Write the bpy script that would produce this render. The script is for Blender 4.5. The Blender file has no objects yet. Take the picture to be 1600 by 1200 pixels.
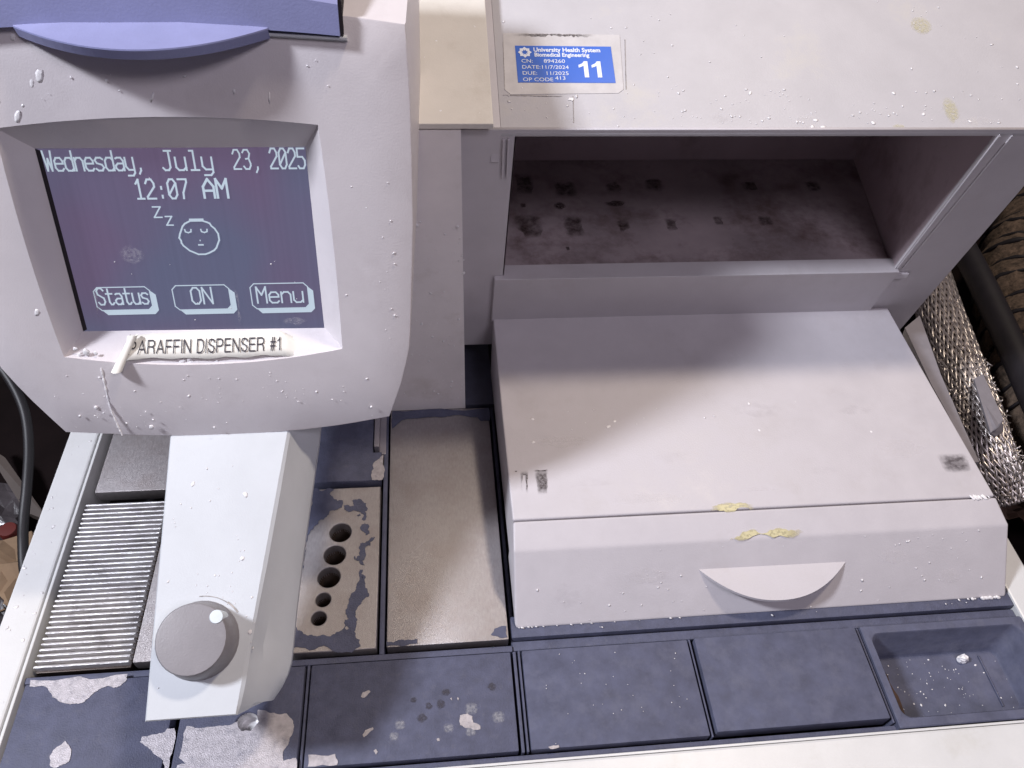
import bpy, bmesh, math, random
from mathutils import Vector, Matrix, Euler, noise

random.seed(7)
SC = bpy.context.scene
COL = SC.collection
R = math.radians

# ------------------------------------------------------------------ camera, world, lamps, exposure
FPX = 1200.0                                   # focal length in pixels of a 1600 px wide frame
CAM_ROT = Euler((R(41.40403309), R(-2.98005241), R(-5.12103831)), 'XYZ')
CAM_LOC = Vector((0, 0, 0.5))
cd = bpy.data.cameras.new('camera')
cam = bpy.data.objects.new('camera', cd)
COL.objects.link(cam)
cam.location = CAM_LOC
cam.rotation_euler = CAM_ROT
cd.sensor_width = 36.0
cd.lens = FPX / 1600 * 36
cd.clip_start = 0.01
cd.clip_end = 100
SC.camera = cam

world = bpy.data.worlds.new('World')
SC.world = world
world.use_nodes = True
wb = world.node_tree.nodes['Background']
wb.inputs['Color'].default_value = (0.86, 0.74, 0.92, 1)
wb.inputs['Strength'].default_value = 0.085


def lamp(name, loc, target, sx, sy, power, color):
    d = bpy.data.lights.new(name, 'AREA')
    d.shape = 'RECTANGLE'
    d.size = sx
    d.size_y = sy
    d.energy = power
    d.color = color
    o = bpy.data.objects.new(name, d)
    COL.objects.link(o)
    o.location = loc
    o.rotation_euler = (Vector(target) - Vector(loc)).to_track_quat('-Z', 'Y').to_euler()
    return o


lamp('cool_ceiling_lamp', (-1.47, 0.13, 1.70), (0.05, 0.3, 0.05), 0.24, 0.24, 50, (0.87, 0.90, 1.0))
lamp('warm_ceiling_lamp', (0.74, 0.72, 2.15), (0.1, 0.35, 0.05), 0.19, 0.18, 22, (1.0, 0.86, 0.70))
lamp('front_fill_lamp', (0.65, -0.85, 1.85), (0.0, 0.3, 0.05), 0.7, 0.5, 11, (0.94, 0.87, 1.0))  # added soft fill, no fitting seen, brightens the front-facing surfaces

SC.view_settings.view_transform = 'Standard'
SC.view_settings.look = 'None'
SC.view_settings.exposure = 0.0
SC.view_settings.gamma = 1.0
SC.view_settings.use_curve_mapping = False

# ------------------------------------------------------------------ measuring helpers
RM = CAM_ROT.to_matrix()


def ray(px, py):
    return RM @ Vector(((px - 800) / FPX, -(py - 600) / FPX, -1))


def hit(px, py, q, n):
    d = ray(px, py)
    t = (Vector(q) - CAM_LOC).dot(n) / d.dot(n)
    return CAM_LOC + d * t


def on_z(px, py, z=0.0):
    return hit(px, py, Vector((0, 0, z)), Vector((0, 0, 1)))


# ------------------------------------------------------------------ material helpers
def mat(name, base, rough=0.5, metal=0.0, var=0.06, vscale=40, bump=0.0, bscale=900, spec=0.5,
        stretch=None, dirt=None, dscale=18, damt=0.0, rvar=0.0, dth=0.62):
    m = bpy.data.materials.new(name)
    m.use_nodes = True
    nt = m.node_tree
    p = nt.nodes['Principled BSDF']
    p.inputs['Roughness'].default_value = rough
    p.inputs['Metallic'].default_value = metal
    p.inputs['Specular IOR Level'].default_value = spec
    tc = nt.nodes.new('ShaderNodeTexCoord')
    mp = nt.nodes.new('ShaderNodeMapping')
    nt.links.new(tc.outputs['Object'], mp.inputs['Vector'])
    if stretch:
        mp.inputs['Scale'].default_value = stretch
    nz = nt.nodes.new('ShaderNodeTexNoise')
    nz.inputs['Scale'].default_value = vscale
    nz.inputs['Detail'].default_value = 6
    nz.inputs['Roughness'].default_value = 0.62
    nt.links.new(mp.outputs['Vector'], nz.inputs['Vector'])
    rp = nt.nodes.new('ShaderNodeValToRGB')
    rp.color_ramp.elements[0].position = 0.25
    rp.color_ramp.elements[1].position = 0.75
    lo = [max(0, c * (1 - var * 1.6)) for c in base]
    hi = [min(1, c * (1 + var * 1.6)) for c in base]
    rp.color_ramp.elements[0].color = (*lo, 1)
    rp.color_ramp.elements[1].color = (*hi, 1)
    nt.links.new(nz.outputs['Fac'], rp.inputs['Fac'])
    out = rp.outputs['Color']
    if dirt:
        n2 = nt.nodes.new('ShaderNodeTexNoise')
        n2.inputs['Scale'].default_value = dscale
        n2.inputs['Detail'].default_value = 9
        n2.inputs['Roughness'].default_value = 0.7
        nt.links.new(tc.outputs['Object'], n2.inputs['Vector'])
        mr = nt.nodes.new('ShaderNodeMapRange')
        mr.inputs['From Min'].default_value = dth - 0.08
        mr.inputs['From Max'].default_value = dth + 0.10
        mr.inputs['To Max'].default_value = damt
        nt.links.new(n2.outputs['Fac'], mr.inputs['Value'])
        mx = nt.nodes.new('ShaderNodeMix')
        mx.data_type = 'RGBA'
        nt.links.new(mr.outputs['Result'], mx.inputs['Factor'])
        nt.links.new(out, mx.inputs['A'])
        mx.inputs['B'].default_value = (*dirt, 1)
        out = mx.outputs['Result']
    nt.links.new(out, p.inputs['Base Color'])
    if rvar:
        mr2 = nt.nodes.new('ShaderNodeMapRange')
        mr2.inputs['From Min'].default_value = 0.3
        mr2.inputs['From Max'].default_value = 0.7
        mr2.inputs['To Min'].default_value = max(0.02, rough - rvar)
        mr2.inputs['To Max'].default_value = min(1, rough + rvar)
        nt.links.new(nz.outputs['Fac'], mr2.inputs['Value'])
        nt.links.new(mr2.outputs['Result'], p.inputs['Roughness'])
    if bump:
        nb = nt.nodes.new('ShaderNodeTexNoise')
        nb.inputs['Scale'].default_value = bscale
        nb.inputs['Detail'].default_value = 3
        nt.links.new(mp.outputs['Vector'], nb.inputs['Vector'])
        bp = nt.nodes.new('ShaderNodeBump')
        bp.inputs['Strength'].default_value = bump
        bp.inputs['Distance'].default_value = 0.001
        nt.links.new(nb.outputs['Fac'], bp.inputs['Height'])
        nt.links.new(bp.outputs['Normal'], p.inputs['Normal'])
    return m


def emit_mat(name, color, strength):
    m = bpy.data.materials.new(name)
    m.use_nodes = True
    p = m.node_tree.nodes['Principled BSDF']
    p.inputs['Base Color'].default_value = (*[c * .3 for c in color], 1)
    p.inputs['Emission Color'].default_value = (*color, 1)
    p.inputs['Emission Strength'].default_value = strength
    p.inputs['Roughness'].default_value = 0.4
    return m


M = {}
M['head'] = mat('grey_beige_plastic', (0.72, 0.675, 0.69), 0.46, var=0.025, bump=0.10, bscale=1300, dirt=(0.60, 0.55, 0.56), damt=0.5, dscale=25, rvar=.1)
M['tower'] = mat('warm_grey_enamel', (0.82, 0.775, 0.77), 0.42, var=0.03, bump=0.12, bscale=1000, dirt=(0.52, 0.46, 0.40), damt=0.4, dscale=24, dth=.62)
M['recess_shade'] = mat('shade_dark_metal', (0.05, 0.035, 0.028), 0.35, metal=0.5, var=.2)  # near-black colour stands in for shade in plate holes and rib grooves
M['white'] = mat('white_plastic', (0.60, 0.625, 0.655), 0.48, spec=.35, var=0.025, bump=0.08, bscale=1100, dirt=(0.60, 0.59, 0.57), damt=0.35, dscale=30, dth=.66)
M['case'] = mat('pale_enamel', (0.575, 0.545, 0.57), 0.48, rvar=.12, spec=.35, var=0.03, bump=0.12, bscale=1000, dirt=(0.45, 0.41, 0.40), damt=0.3, dscale=22, dth=.64)
M['rim'] = mat('cream_white_enamel', (0.68, 0.68, 0.675), 0.38, var=0.03, bump=0.06, bscale=800, dirt=(0.50, 0.48, 0.42), damt=0.35, dscale=26, dth=.63)
M['cavity'] = mat('stained_enamel', (0.22, 0.165, 0.165), 0.5, var=0.10, vscale=20, bump=0.1)
M['stain'] = mat('brown_wax_stain', (0.055, 0.032, 0.024), 0.4, var=0.3, vscale=90)
M['paint'] = mat('blue_grey_paint', (0.095, 0.101, 0.155), 0.55, spec=.25, var=0.14, vscale=110, bump=0.4, bscale=1000, rvar=0.08,
                 dirt=(0.15, 0.15, 0.19), damt=0.45, dscale=150, dth=.62)
M['paintsmooth'] = mat('blue_grey_worn_paint', (0.100, 0.106, 0.160), 0.6, spec=.22, var=0.16, vscale=70, bump=0.12, bscale=800, rvar=0.1,
                       dirt=(0.14, 0.145, 0.20), damt=0.6, dscale=60, dth=.56)
M['darkpaint'] = mat('dark_blue_grey_paint', (0.075, 0.078, 0.115), 0.45, var=0.12, vscale=80, bump=0.25, bscale=600)
M['metal'] = mat('worn_brushed_metal', (0.37, 0.345, 0.35), 0.44, metal=0.65, var=0.10, vscale=240, bump=0.35, bscale=1100, rvar=0.08,
                 stretch=(3, 1, 1), dirt=(0.30, 0.26, 0.25), damt=0.5, dscale=28, dth=.54)
M['ribmetal'] = mat('ribbed_aluminium', (0.80, 0.77, 0.79), 0.34, metal=0.35, var=0.2, vscale=160, bump=0.3, bscale=1200, stretch=(.3, 2, 1),
                    dirt=(0.20, 0.17, 0.18), damt=0.6, dscale=60, dth=.60)
M['bare'] = mat('bare_worn_metal', (0.44, 0.41, 0.43), 0.5, metal=0.45, var=0.14, vscale=260, bump=0.3, bscale=1700, dirt=(0.20, 0.195, 0.23), damt=.7, dscale=170, dth=.60)
M['blue'] = mat('periwinkle_plastic', (0.27, 0.285, 0.50), 0.42, var=0.05, bump=0.1, bscale=900)
M['knob'] = mat('grey_knob_plastic', (0.265, 0.25, 0.265), 0.42, var=0.06, bump=0.12, bscale=1200, dirt=(0.4, 0.38, 0.38), damt=0.3, dscale=70, dth=.66)
M['black'] = mat('black_rubber', (0.014, 0.012, 0.014), 0.5, var=0.2)
M['seam'] = mat('dark_gap', (0.02, 0.015, 0.02), 0.8)
M['wax'] = mat('white_wax', (0.86, 0.84, 0.85), 0.28, var=0.05, bump=0.2, bscale=600)
M['wax'].node_tree.nodes['Principled BSDF'].inputs['Subsurface Weight'].default_value = 0.0
M['chip'] = mat('yellow_primer', (0.66, 0.61, 0.42), 0.7, var=0.25, vscale=260)
M['paper'] = mat('label_paper', (0.80, 0.78, 0.72), 0.6, var=0.03, bump=0.05)
M['ink'] = mat('black_ink', (0.035, 0.03, 0.04), 0.7, var=0.1)
M['stickerblue'] = mat('blue_print', (0.03, 0.135, 0.60), 0.35, var=0.04)
M['stickerink'] = mat('white_print', (0.80, 0.84, 0.92), 0.45, var=0.03)
M['bench'] = mat('dark_brown_bench', (0.007, 0.004, 0.004), 0.85, spec=.08, var=0.4, vscale=12)
M['steel'] = mat('braided_steel', (0.62, 0.57, 0.55), 0.36, metal=0.85, var=0.2, vscale=80, bump=0.1)
M['strip'] = mat('grey_galvanised', (0.33, 0.31, 0.34), 0.42, metal=0.35, var=0.08, vscale=60, bump=0.1)
M['fleece'] = mat('tan_fibre', (0.10, 0.070, 0.050), 0.95, var=0.55, vscale=160, bump=1.0, bscale=320)
M['rust'] = mat('rusty_lagging', (0.07, 0.038, 0.026), 0.8, var=0.5, vscale=60, bump=0.6, bscale=200)
M['tan'] = mat('tan_paper', (0.24, 0.155, 0.09), 0.8, var=0.15, vscale=30)
M['board'] = mat('brown_board', (0.065, 0.047, 0.038), 0.7, var=0.12, vscale=20)
M['red'] = mat('red_plastic', (0.11, 0.018, 0.014), 0.4)
M['film'] = mat('grey_plastic_film', (0.06, 0.052, 0.055), 0.2, var=0.25, vscale=40, bump=0.4, bscale=120)
M['dot'] = mat('pale_blue_dot', (0.72, 0.78, 0.81), 0.4)
M['stuck'] = mat('faded_label_residue', (0.585, 0.565, 0.57), 0.6, var=0.06, vscale=120)
M['residue'] = mat('grey_adhesive_residue', (0.36, 0.33, 0.31), 0.8, var=0.3, vscale=300)


# LCD screen: the lit panel
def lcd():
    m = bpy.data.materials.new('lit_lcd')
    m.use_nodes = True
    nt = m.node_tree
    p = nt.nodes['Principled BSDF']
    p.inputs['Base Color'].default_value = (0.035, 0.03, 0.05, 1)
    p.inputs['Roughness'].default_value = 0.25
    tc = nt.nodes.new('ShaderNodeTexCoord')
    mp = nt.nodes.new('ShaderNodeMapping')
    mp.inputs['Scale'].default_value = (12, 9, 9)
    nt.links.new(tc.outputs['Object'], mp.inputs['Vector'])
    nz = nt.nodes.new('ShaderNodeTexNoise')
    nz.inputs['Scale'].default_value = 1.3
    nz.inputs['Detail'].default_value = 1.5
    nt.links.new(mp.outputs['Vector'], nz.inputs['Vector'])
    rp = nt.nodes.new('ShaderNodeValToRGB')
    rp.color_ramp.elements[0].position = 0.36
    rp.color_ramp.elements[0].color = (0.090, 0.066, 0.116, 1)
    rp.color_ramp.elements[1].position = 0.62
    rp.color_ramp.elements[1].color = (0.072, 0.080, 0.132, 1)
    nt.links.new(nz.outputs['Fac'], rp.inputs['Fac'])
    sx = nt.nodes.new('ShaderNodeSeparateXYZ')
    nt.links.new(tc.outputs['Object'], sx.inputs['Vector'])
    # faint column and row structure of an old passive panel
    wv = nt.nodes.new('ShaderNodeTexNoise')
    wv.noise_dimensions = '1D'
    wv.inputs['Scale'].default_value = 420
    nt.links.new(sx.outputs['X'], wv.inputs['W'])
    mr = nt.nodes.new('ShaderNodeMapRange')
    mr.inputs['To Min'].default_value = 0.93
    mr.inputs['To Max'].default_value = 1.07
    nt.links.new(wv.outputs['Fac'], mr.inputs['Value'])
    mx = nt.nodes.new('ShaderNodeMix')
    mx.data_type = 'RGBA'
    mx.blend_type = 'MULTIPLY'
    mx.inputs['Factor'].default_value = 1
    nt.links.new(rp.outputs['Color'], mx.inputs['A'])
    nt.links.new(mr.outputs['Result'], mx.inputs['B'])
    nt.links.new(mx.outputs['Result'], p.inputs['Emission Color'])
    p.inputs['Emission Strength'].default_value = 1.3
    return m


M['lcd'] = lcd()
M['lcdtext'] = emit_mat('lcd_lit_segment', (0.52, 0.62, 0.72), 0.8)


# ------------------------------------------------------------------ mesh helpers
def link(name, me, material=None, parent=None, smooth=False):
    o = bpy.data.objects.new(name, me)
    COL.objects.link(o)
    if material:
        mats = material if isinstance(material, (list, tuple)) else [material]
        me.materials.clear()
        for q in mats:
            me.materials.append(q)
    if parent:
        o.parent = parent
    if smooth:
        for f in me.polygons:
            f.use_smooth = True
    return o


def build(name, bm, material, parent=None, smooth=False, auto=None):
    bmesh.ops.recalc_face_normals(bm, faces=bm.faces)
    me = bpy.data.meshes.new(name)
    if auto is not None:
        for e in bm.edges:
            if len(e.link_faces) == 2 and e.calc_face_angle(0) > R(auto):
                e.smooth = False
        for f in bm.faces:
            f.smooth = True
    bm.to_mesh(me)
    bm.free()
    return link(name, me, material, parent, smooth)


def thing(name, label, cat, loc=(0, 0, 0)):
    o = bpy.data.objects.new(name, None)
    COL.objects.link(o)
    o.location = loc
    o.empty_display_size = 0.05
    o['label'] = label
    o['category'] = cat
    return o


def tag(o, label, cat, group=None):
    o['label'] = label
    o['category'] = cat
    if group:
        o['group'] = group
    return o


def add_box(bm, x0, x1, y0, y1, z0, z1, bev=0.0, seg=2):
    t = bmesh.new()
    vs = [t.verts.new((x, y, z)) for z in (z0, z1) for y in (y0, y1) for x in (x0, x1)]
    for q in ((0, 2, 3, 1), (4, 5, 7, 6), (0, 1, 5, 4), (2, 6, 7, 3), (0, 4, 6, 2), (1, 3, 7, 5)):
        t.faces.new([vs[i] for i in q])
    bmesh.ops.recalc_face_normals(t, faces=t.faces)
    if bev:
        bmesh.ops.bevel(t, geom=t.edges[:], offset=bev, segments=seg, affect='EDGES', profile=0.6)
    merge(bm, t)


def merge(bm, t):
    me = bpy.data.meshes.new('tmp')
    t.to_mesh(me)
    t.free()
    bm.from_mesh(me)
    bpy.data.meshes.remove(me)


def loft(bm, loops, cap0=True, cap1=True):
    L = [[bm.verts.new(p) for p in lp] for lp in loops]
    n = len(L[0])
    for a, b in zip(L, L[1:]):
        for i in range(n):
            j = (i + 1) % n
            bm.faces.new((a[i], a[j], b[j], b[i]))
    if cap0:
        bm.faces.new(L[0][::-1])
    if cap1:
        bm.faces.new(L[-1])
    return L


def prism_x(bm, prof, x0, x1, bev=0.0, seg=3):
    """prof: list of (y,z) or (y,z,xl,xr)"""
    t = bmesh.new()
    a = [t.verts.new((q[2] if len(q) > 2 else x0, q[0], q[1])) for q in prof]
    b = [t.verts.new((q[3] if len(q) > 2 else x1, q[0], q[1])) for q in prof]
    n = len(prof)
    t.faces.new(a)
    t.faces.new(b[::-1])
    for i in range(n):
        j = (i + 1) % n
        t.faces.new((a[j], a[i], b[i], b[j]))
    bmesh.ops.recalc_face_normals(t, faces=t.faces)
    if bev:
        bmesh.ops.bevel(t, geom=t.edges[:], offset=bev, segments=seg, affect='EDGES', profile=0.6)
    merge(bm, t)


def tube(bm, pts, rad, n=10, caps=True):
    pts = [Vector(p) for p in pts]
    rads = rad if isinstance(rad, (list, tuple)) else [rad] * len(pts)
    rings = []
    up = Vector((0.13, 0.31, 0.94))
    prev = None
    for i, p in enumerate(pts):
        d = (pts[min(i + 1, len(pts) - 1)] - pts[max(i - 1, 0)]).normalized()
        u = d.cross(up) if prev is None else prev - d * prev.dot(d)
        if u.length < 1e-5:
            u = d.cross(Vector((1, 0, 0)))
        u.normalize()
        prev = u
        v = d.cross(u)
        rings.append([p + (u * math.cos(2 * math.pi * k / n) + v * math.sin(2 * math.pi * k / n)) * rads[i] for k in range(n)])
    loft(bm, rings, caps, caps)


def spline(pts, n=12):
    pts = [Vector(p) for p in pts]
    out = []
    P = [pts[0] * 2 - pts[1]] + pts + [pts[-1] * 2 - pts[-2]]
    for i in range(1, len(P) - 2):
        for k in range(n):
            t = k / n
            a, b, c, d = P[i - 1], P[i], P[i + 1], P[i + 2]
            out.append(0.5 * ((2 * b) + (c - a) * t + (2 * a - 5 * b + 4 * c - d) * t * t + (3 * b - a - 3 * c + d) * t ** 3))
    out.append(pts[-1])
    return out


def curve_mesh(loops, ext, bev=0.0, res=2):
    cu = bpy.data.curves.new('tmp', 'CURVE')
    cu.dimensions = '2D'
    cu.fill_mode = 'BOTH'
    cu.extrude = max(0, ext - bev)
    cu.bevel_depth = bev
    cu.bevel_resolution = res
    cu.offset = -bev
    for lp in loops:
        s = cu.splines.new('POLY')
        s.points.add(len(lp) - 1)
        for i, p in enumerate(lp):
            s.points[i].co = (p[0], p[1], 0, 1)
        s.use_cyclic_u = True
    o = bpy.data.objects.new('tmp', cu)
    COL.objects.link(o)
    dg = bpy.context.evaluated_depsgraph_get()
    dg.update()
    me = bpy.data.meshes.new_from_object(o.evaluated_get(dg))
    bpy.data.objects.remove(o)
    bpy.data.curves.remove(cu)
    me.use_auto_texspace = True
    return me


def text_mesh(s, size, ext=0.00008, align='LEFT', sx=1.0, bold=0.0):
    cu = bpy.data.curves.new('tmp', 'FONT')
    cu.body = s
    cu.size = size
    cu.extrude = ext
    cu.align_x = align
    cu.offset = bold
    cu.resolution_u = 3
    o = bpy.data.objects.new('tmp', cu)
    COL.objects.link(o)
    dg = bpy.context.evaluated_depsgraph_get()
    dg.update()
    me = bpy.data.meshes.new_from_object(o.evaluated_get(dg))
    bpy.data.objects.remove(o)
    bpy.data.curves.remove(cu)
    if sx != 1.0:
        me.transform(Matrix.Diagonal((sx, 1, 1, 1)))
    return me


def fractal(poly, amp, it=3, closed=True):
    pts = [Vector((p[0], p[1])) for p in poly]
    for k in range(it):
        out = []
        n = len(pts)
        for i in range(n):
            a, b = pts[i], pts[(i + 1) % n]
            out.append(a)
            d = b - a
            nrm = Vector((-d.y, d.x))
            out.append((a + b) / 2 + nrm * random.uniform(-amp, amp))
        pts = out
    return [(p.x, p.y) for p in pts]


def jag_sheet(name, pix, material, parent, z=0.0003, off=(0, 0), sc=1.0, amp=0.16, it=3, holes=()):
    """a thin layer on the plates with ragged edges, its outline given in photo pixels"""
    def wl(pp):
        q = []
        for p in pp:
            w = on_z(p[0] / sc + off[0], p[1] / sc + off[1])
            q.append((w.x, w.y))
        return q
    loops = [fractal(wl(pix), amp, it)] + [fractal(wl(h), amp, it) for h in holes]
    me = curve_mesh(loops, 0.00012)
    me.transform(Matrix.Translation((0, 0, z)))
    return link(name, me, material, parent)


# ================================================================== SETTING
bm = bmesh.new()
add_box(bm, -2.5, 2.5, -1.5, 3.0, -0.17, -0.13)
o = build('bench_top', bm, M['bench'])
o['kind'] = 'structure'

# ================================================================== EMBEDDING STATION
ST = thing('embedding_station',
           'lavender white tissue embedding station with lit screen head, dispensing arm and wide lidded bath',
           'laboratory machine', (0.07, 0.35, -0.13))
ST_INV = Matrix.Translation((-0.07, -0.35, 0.13))


def part(name, bm, material, parent=None, **k):
    for v in bm.verts:
        pass
    o = build(name, bm, material, None, **k)
    return attach(o, parent)


def attach(o, parent=None):
    """parent keeping world placement (station and its parts are only translated)"""
    parent = parent or ST
    o.parent = parent
    if parent is ST:
        o.matrix_parent_inverse = ST_INV
    return o


# ---- base casing: rims and walls round the work surface
bm = bmesh.new()
add_box(bm, -0.2905, -0.2685, 0.075, 0.66, -0.13, 0.0, 0.0015)        # left rim
add_box(bm, -0.2675, -0.2655, 0.134, 0.60, -0.05, -0.0008, 0.0006)    # bead along left rim
add_box(bm, 0.4095, 0.4330, 0.075, 0.66, -0.13, 0.0, 0.0015)          # right rim
add_box(bm, -0.2685, 0.4095, 0.075, 0.1318, -0.13, 0.0, 0.0015)       # front rim
add_box(bm, -0.2685, 0.4095, 0.1322, 0.1338, -0.05, -0.0012, 0.0005)
add_box(bm, -0.2685, 0.4095, 0.62, 0.66, -0.13, 0.0, 0.0015)
part('base_casing', bm, M['rim'])

# ---- work surface: floor far down in the gaps plus painted strips between plates
bm = bmesh.new()
add_box(bm, -0.2655, 0.4095, 0.1338, 0.62, -0.06, -0.045)
part('work_surface_floor', bm, M['seam'])

bm = bmesh.new()
add_box(bm, -0.2650, 0.0450, 0.2022, 0.2066, -0.044, -0.0030, 0.0012)     # between plate rows
add_box(bm, 0.0450, 0.4090, 0.2105, 0.2260, -0.044, -0.0006, 0.0016)      # ledge under bath front
add_box(bm, 0.0450, 0.4090, 0.2030, 0.2098, -0.044, -0.0045, 0.0015)
add_box(bm, -0.2650, 0.2890, 0.1340, 0.1378, -0.044, -0.0045, 0.0012)     # front strip
add_box(bm, -0.0437, -0.0402, 0.2066, 0.42, -0.044, -0.0035, 0.0010)      # between holed and long plate
add_box(bm, 0.0448, 0.0474, 0.2075, 0.42, -0.044, -0.0060, 0.0008)
add_box(bm, -0.0893, -0.0876, 0.1385, 0.2020, -0.044, -0.0020, 0.0007)
add_box(bm, 0.0446, 0.0468, 0.1385, 0.2020, -0.044, -0.0022, 0.0007)
add_box(bm, 0.0480, 0.0495, 0.1385, 0.2020, -0.044, -0.0016, 0.0006)
add_box(bm, 0.1650, 0.1664, 0.1385, 0.2020, -0.044, -0.0016, 0.0006)
add_box(bm, 0.2855, 0.2870, 0.1385, 0.2020, -0.044, -0.0020, 0.0006)
part('surround', bm, M['paint'], auto=40)


def plate(name, x0, x1, y0, y1, material, z1=0.0, z0=-0.012, bev=0.0011, label=None):
    bm = bmesh.new()
    add_box(bm, x0, x1, y0, y1, z0, z1, bev, 2)
    o = part(name, bm, material, auto=50)
    if label:
        o['label'] = label
    return o


# back row
plate('metal_plate', -0.2570, -0.2035, 0.3430, 0.45, M['metal'], label='small smooth metal plate behind the ribbed plate')
# ribbed plate
bm = bmesh.new()
add_box(bm, -0.2610, -0.2022, 0.2098, 0.3348, -0.014, -0.0055, 0.0006)
RIB = part('ribbed_plate', bm, M['recess_shade'])  # base painted black as the shade between the ribs
bm = bmesh.new()
nr = 33
p0 = 0.2103
pit = (0.3345 - p0) / nr
for i in range(nr):
    y = p0 + i * pit
    t = bmesh.new()
    h = 0.0002 * random.uniform(-1, 1)
    prof = [(y + 0.0008, -0.0056), (y + 0.0009, -0.0003 + h), (y + 0.0015, 0.0 + h), (y + 0.0025, -0.0007 + h), (y + pit - 0.0006, -0.0056)]
    ins = 0.0004 * random.uniform(0, 2)
    prism_x(bm, prof, -0.2606 + ins, -0.2026 - ins * .5)
o = build('ribs', bm, M['ribmetal'])
o.parent = RIB

plate('metal_plate', -0.2004, -0.1060, 0.2108, 0.45, M['metal'], z1=-0.0006, label='dull metal plate beneath the dispensing arm')

# holed plate (real holes)
def circ(x, y, r, n=36):
    return [(x + r * math.cos(2 * math.pi * k / n), y + r * math.sin(2 * math.pi * k / n)) for k in range(n)]


HOLES = [(-0.0735, 0.2984, .0077), (-0.0765, 0.2802, .0076), (-0.0795, 0.2629, .0077), (-0.0823, 0.2462, .0051), (-0.0843, 0.2329, .0050)]
me = curve_mesh([[(-0.1040, 0.2094), (-0.0452, 0.2094), (-0.0452, 0.3372), (-0.1040, 0.3372)]] + [circ(*h) for h in HOLES], 0.006, 0.0007, 1)
me.transform(Matrix.Translation((0, 0, -0.006)))
HP = attach(link('forceps_plate', me, M['metal']))
HP['label'] = 'worn metal plate pierced by a row of five round holes'
for hx, hy, hr in HOLES:
    bm = bmesh.new()
    n = 28
    loft(bm, [[(x, y, z) for x, y in circ(hx, hy, r, n)] for r, z in ((hr + .0006, -0.0085), (hr, -0.0085), (hr, -0.034), (hr * .9, -0.0345))], False, True)
    o = build('hole_sleeve', bm, M['recess_shade'], None, smooth=True)  # shade of the deep hole is put into the sleeve's dark colour
    o.parent = HP
    bm = bmesh.new()
k4 = dict(off=(440, 740), sc=4)
for pix, hs in (
    ([(205, 95), (250, 112), (330, 95), (302, 130), (330, 160), (382, 168), (378, 212), (300, 235), (240, 290), (200, 340), (160, 420), (140, 520), (120, 650), (97, 800), (40, 800), (60, 500), (120, 250)], ()),
    ([(390, 200), (412, 195), (450, 205), (440, 170), (490, 160), (530, 190), (540, 220), (520, 240), (525, 290), (500, 290), (510, 255), (470, 235), (430, 240), (392, 225)], ()),
    ([(500, 320), (520, 310), (550, 330), (540, 350), (550, 375), (525, 385), (495, 350)], ()),
    ([(560, 400), (580, 405), (550, 430), (555, 450), (530, 455), (525, 490), (525, 520), (505, 545), (520, 575), (495, 570), (462, 540), (470, 520), (490, 515), (490, 480), (490, 440), (520, 435)], ()),
    ([(488, 600), (508, 600), (500, 630), (525, 640), (525, 690), (535, 720), (550, 760), (520, 780), (500, 810), (470, 850), (465, 900), (470, 940), (455, 990), (490, 1040), (495, 1080), (30, 1108), (60, 950), (90, 962), (130, 990), (200, 1015), (305, 1018), (350, 990), (380, 975), (398, 950), (395, 915), (420, 910), (400, 880), (400, 850), (420, 810), (430, 770), (455, 740), (470, 690), (490, 650)],
     ([(398, 960), (410, 952), (420, 965), (408, 978)],)),
    ([(470, 262), (490, 250), (495, 262), (478, 270)], ()), ([(575, 396), (585, 400), (578, 408)], ()),
    ([(452, 520), (462, 515), (465, 535), (455, 540)], ()), ([(500, 640), (512, 650), (505, 662)], ()),
):
    s = jag_sheet('paint_remnant', pix, M['paint'], None, holes=hs, it=4, amp=0.2, **k4)
    s.parent = HP

# blue painted plate behind, with notch and clip
me = curve_mesh([[(-0.1040, 0.3435), (-0.0452, 0.3435), (-0.0452, 0.3700), (-0.0520, 0.3700), (-0.0520, 0.4400), (-0.1040, 0.4400)]], 0.006, 0.0007, 1)
me.transform(Matrix.Translation((0, 0, -0.006)))
BP = attach(link('painted_plate', me, M['paint']))
BP['label'] = 'blue grey painted plate with a notched corner'
k8 = dict(off=(550, 620), sc=5.714)
s = jag_sheet('worn_patch', [(180, 745), (175, 690), (190, 600), (235, 560), (262, 535), (280, 520), (272, 742)], M['bare'], None, **k8)
s.parent = BP
bm = bmesh.new()
add_box(bm, -0.0512, -0.0470, 0.3735, 0.4350, -0.010, 0.0030, 0.0006)
add_box(bm, -0.0474, -0.0420, 0.3700, 0.4350, -0.020, -0.0030, 0.0008)
part('hinge_clip', bm, M['strip'])

# long hot plate
LP = plate('warm_plate', -0.0386, 0.0428, 0.2096, 0.4120, M['metal'], label='long tarnished metal plate beside the bath')
for pix in ([(365, 128), (1222, 100), (1226, 217), (1150, 217), (1120, 182), (1000, 170), (930, 163), (830, 180), (720, 180), (600, 192), (450, 210), (410, 240), (362, 285)],):
    s = jag_sheet('paint_remnant', pix, M['paint'], None, amp=.08, **k8)
    attach(s)
    s.parent = LP
    s.matrix_parent_inverse = LP.matrix_world.inverted() if False else Matrix.Identity(4)
k27 = dict(off=(450, 600), sc=2.6667)
for pix in ([(412, 1092), (410, 1074), (440, 1078), (500, 1065), (540, 1062), (540, 1082)],
            [(845, 1045), (860, 1020), (900, 1008), (910, 1010), (913, 1056), (850, 1048)]):
    s = jag_sheet('paint_remnant', pix, M['paint'], None, amp=.1, **k27)
    s.parent = LP
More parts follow.
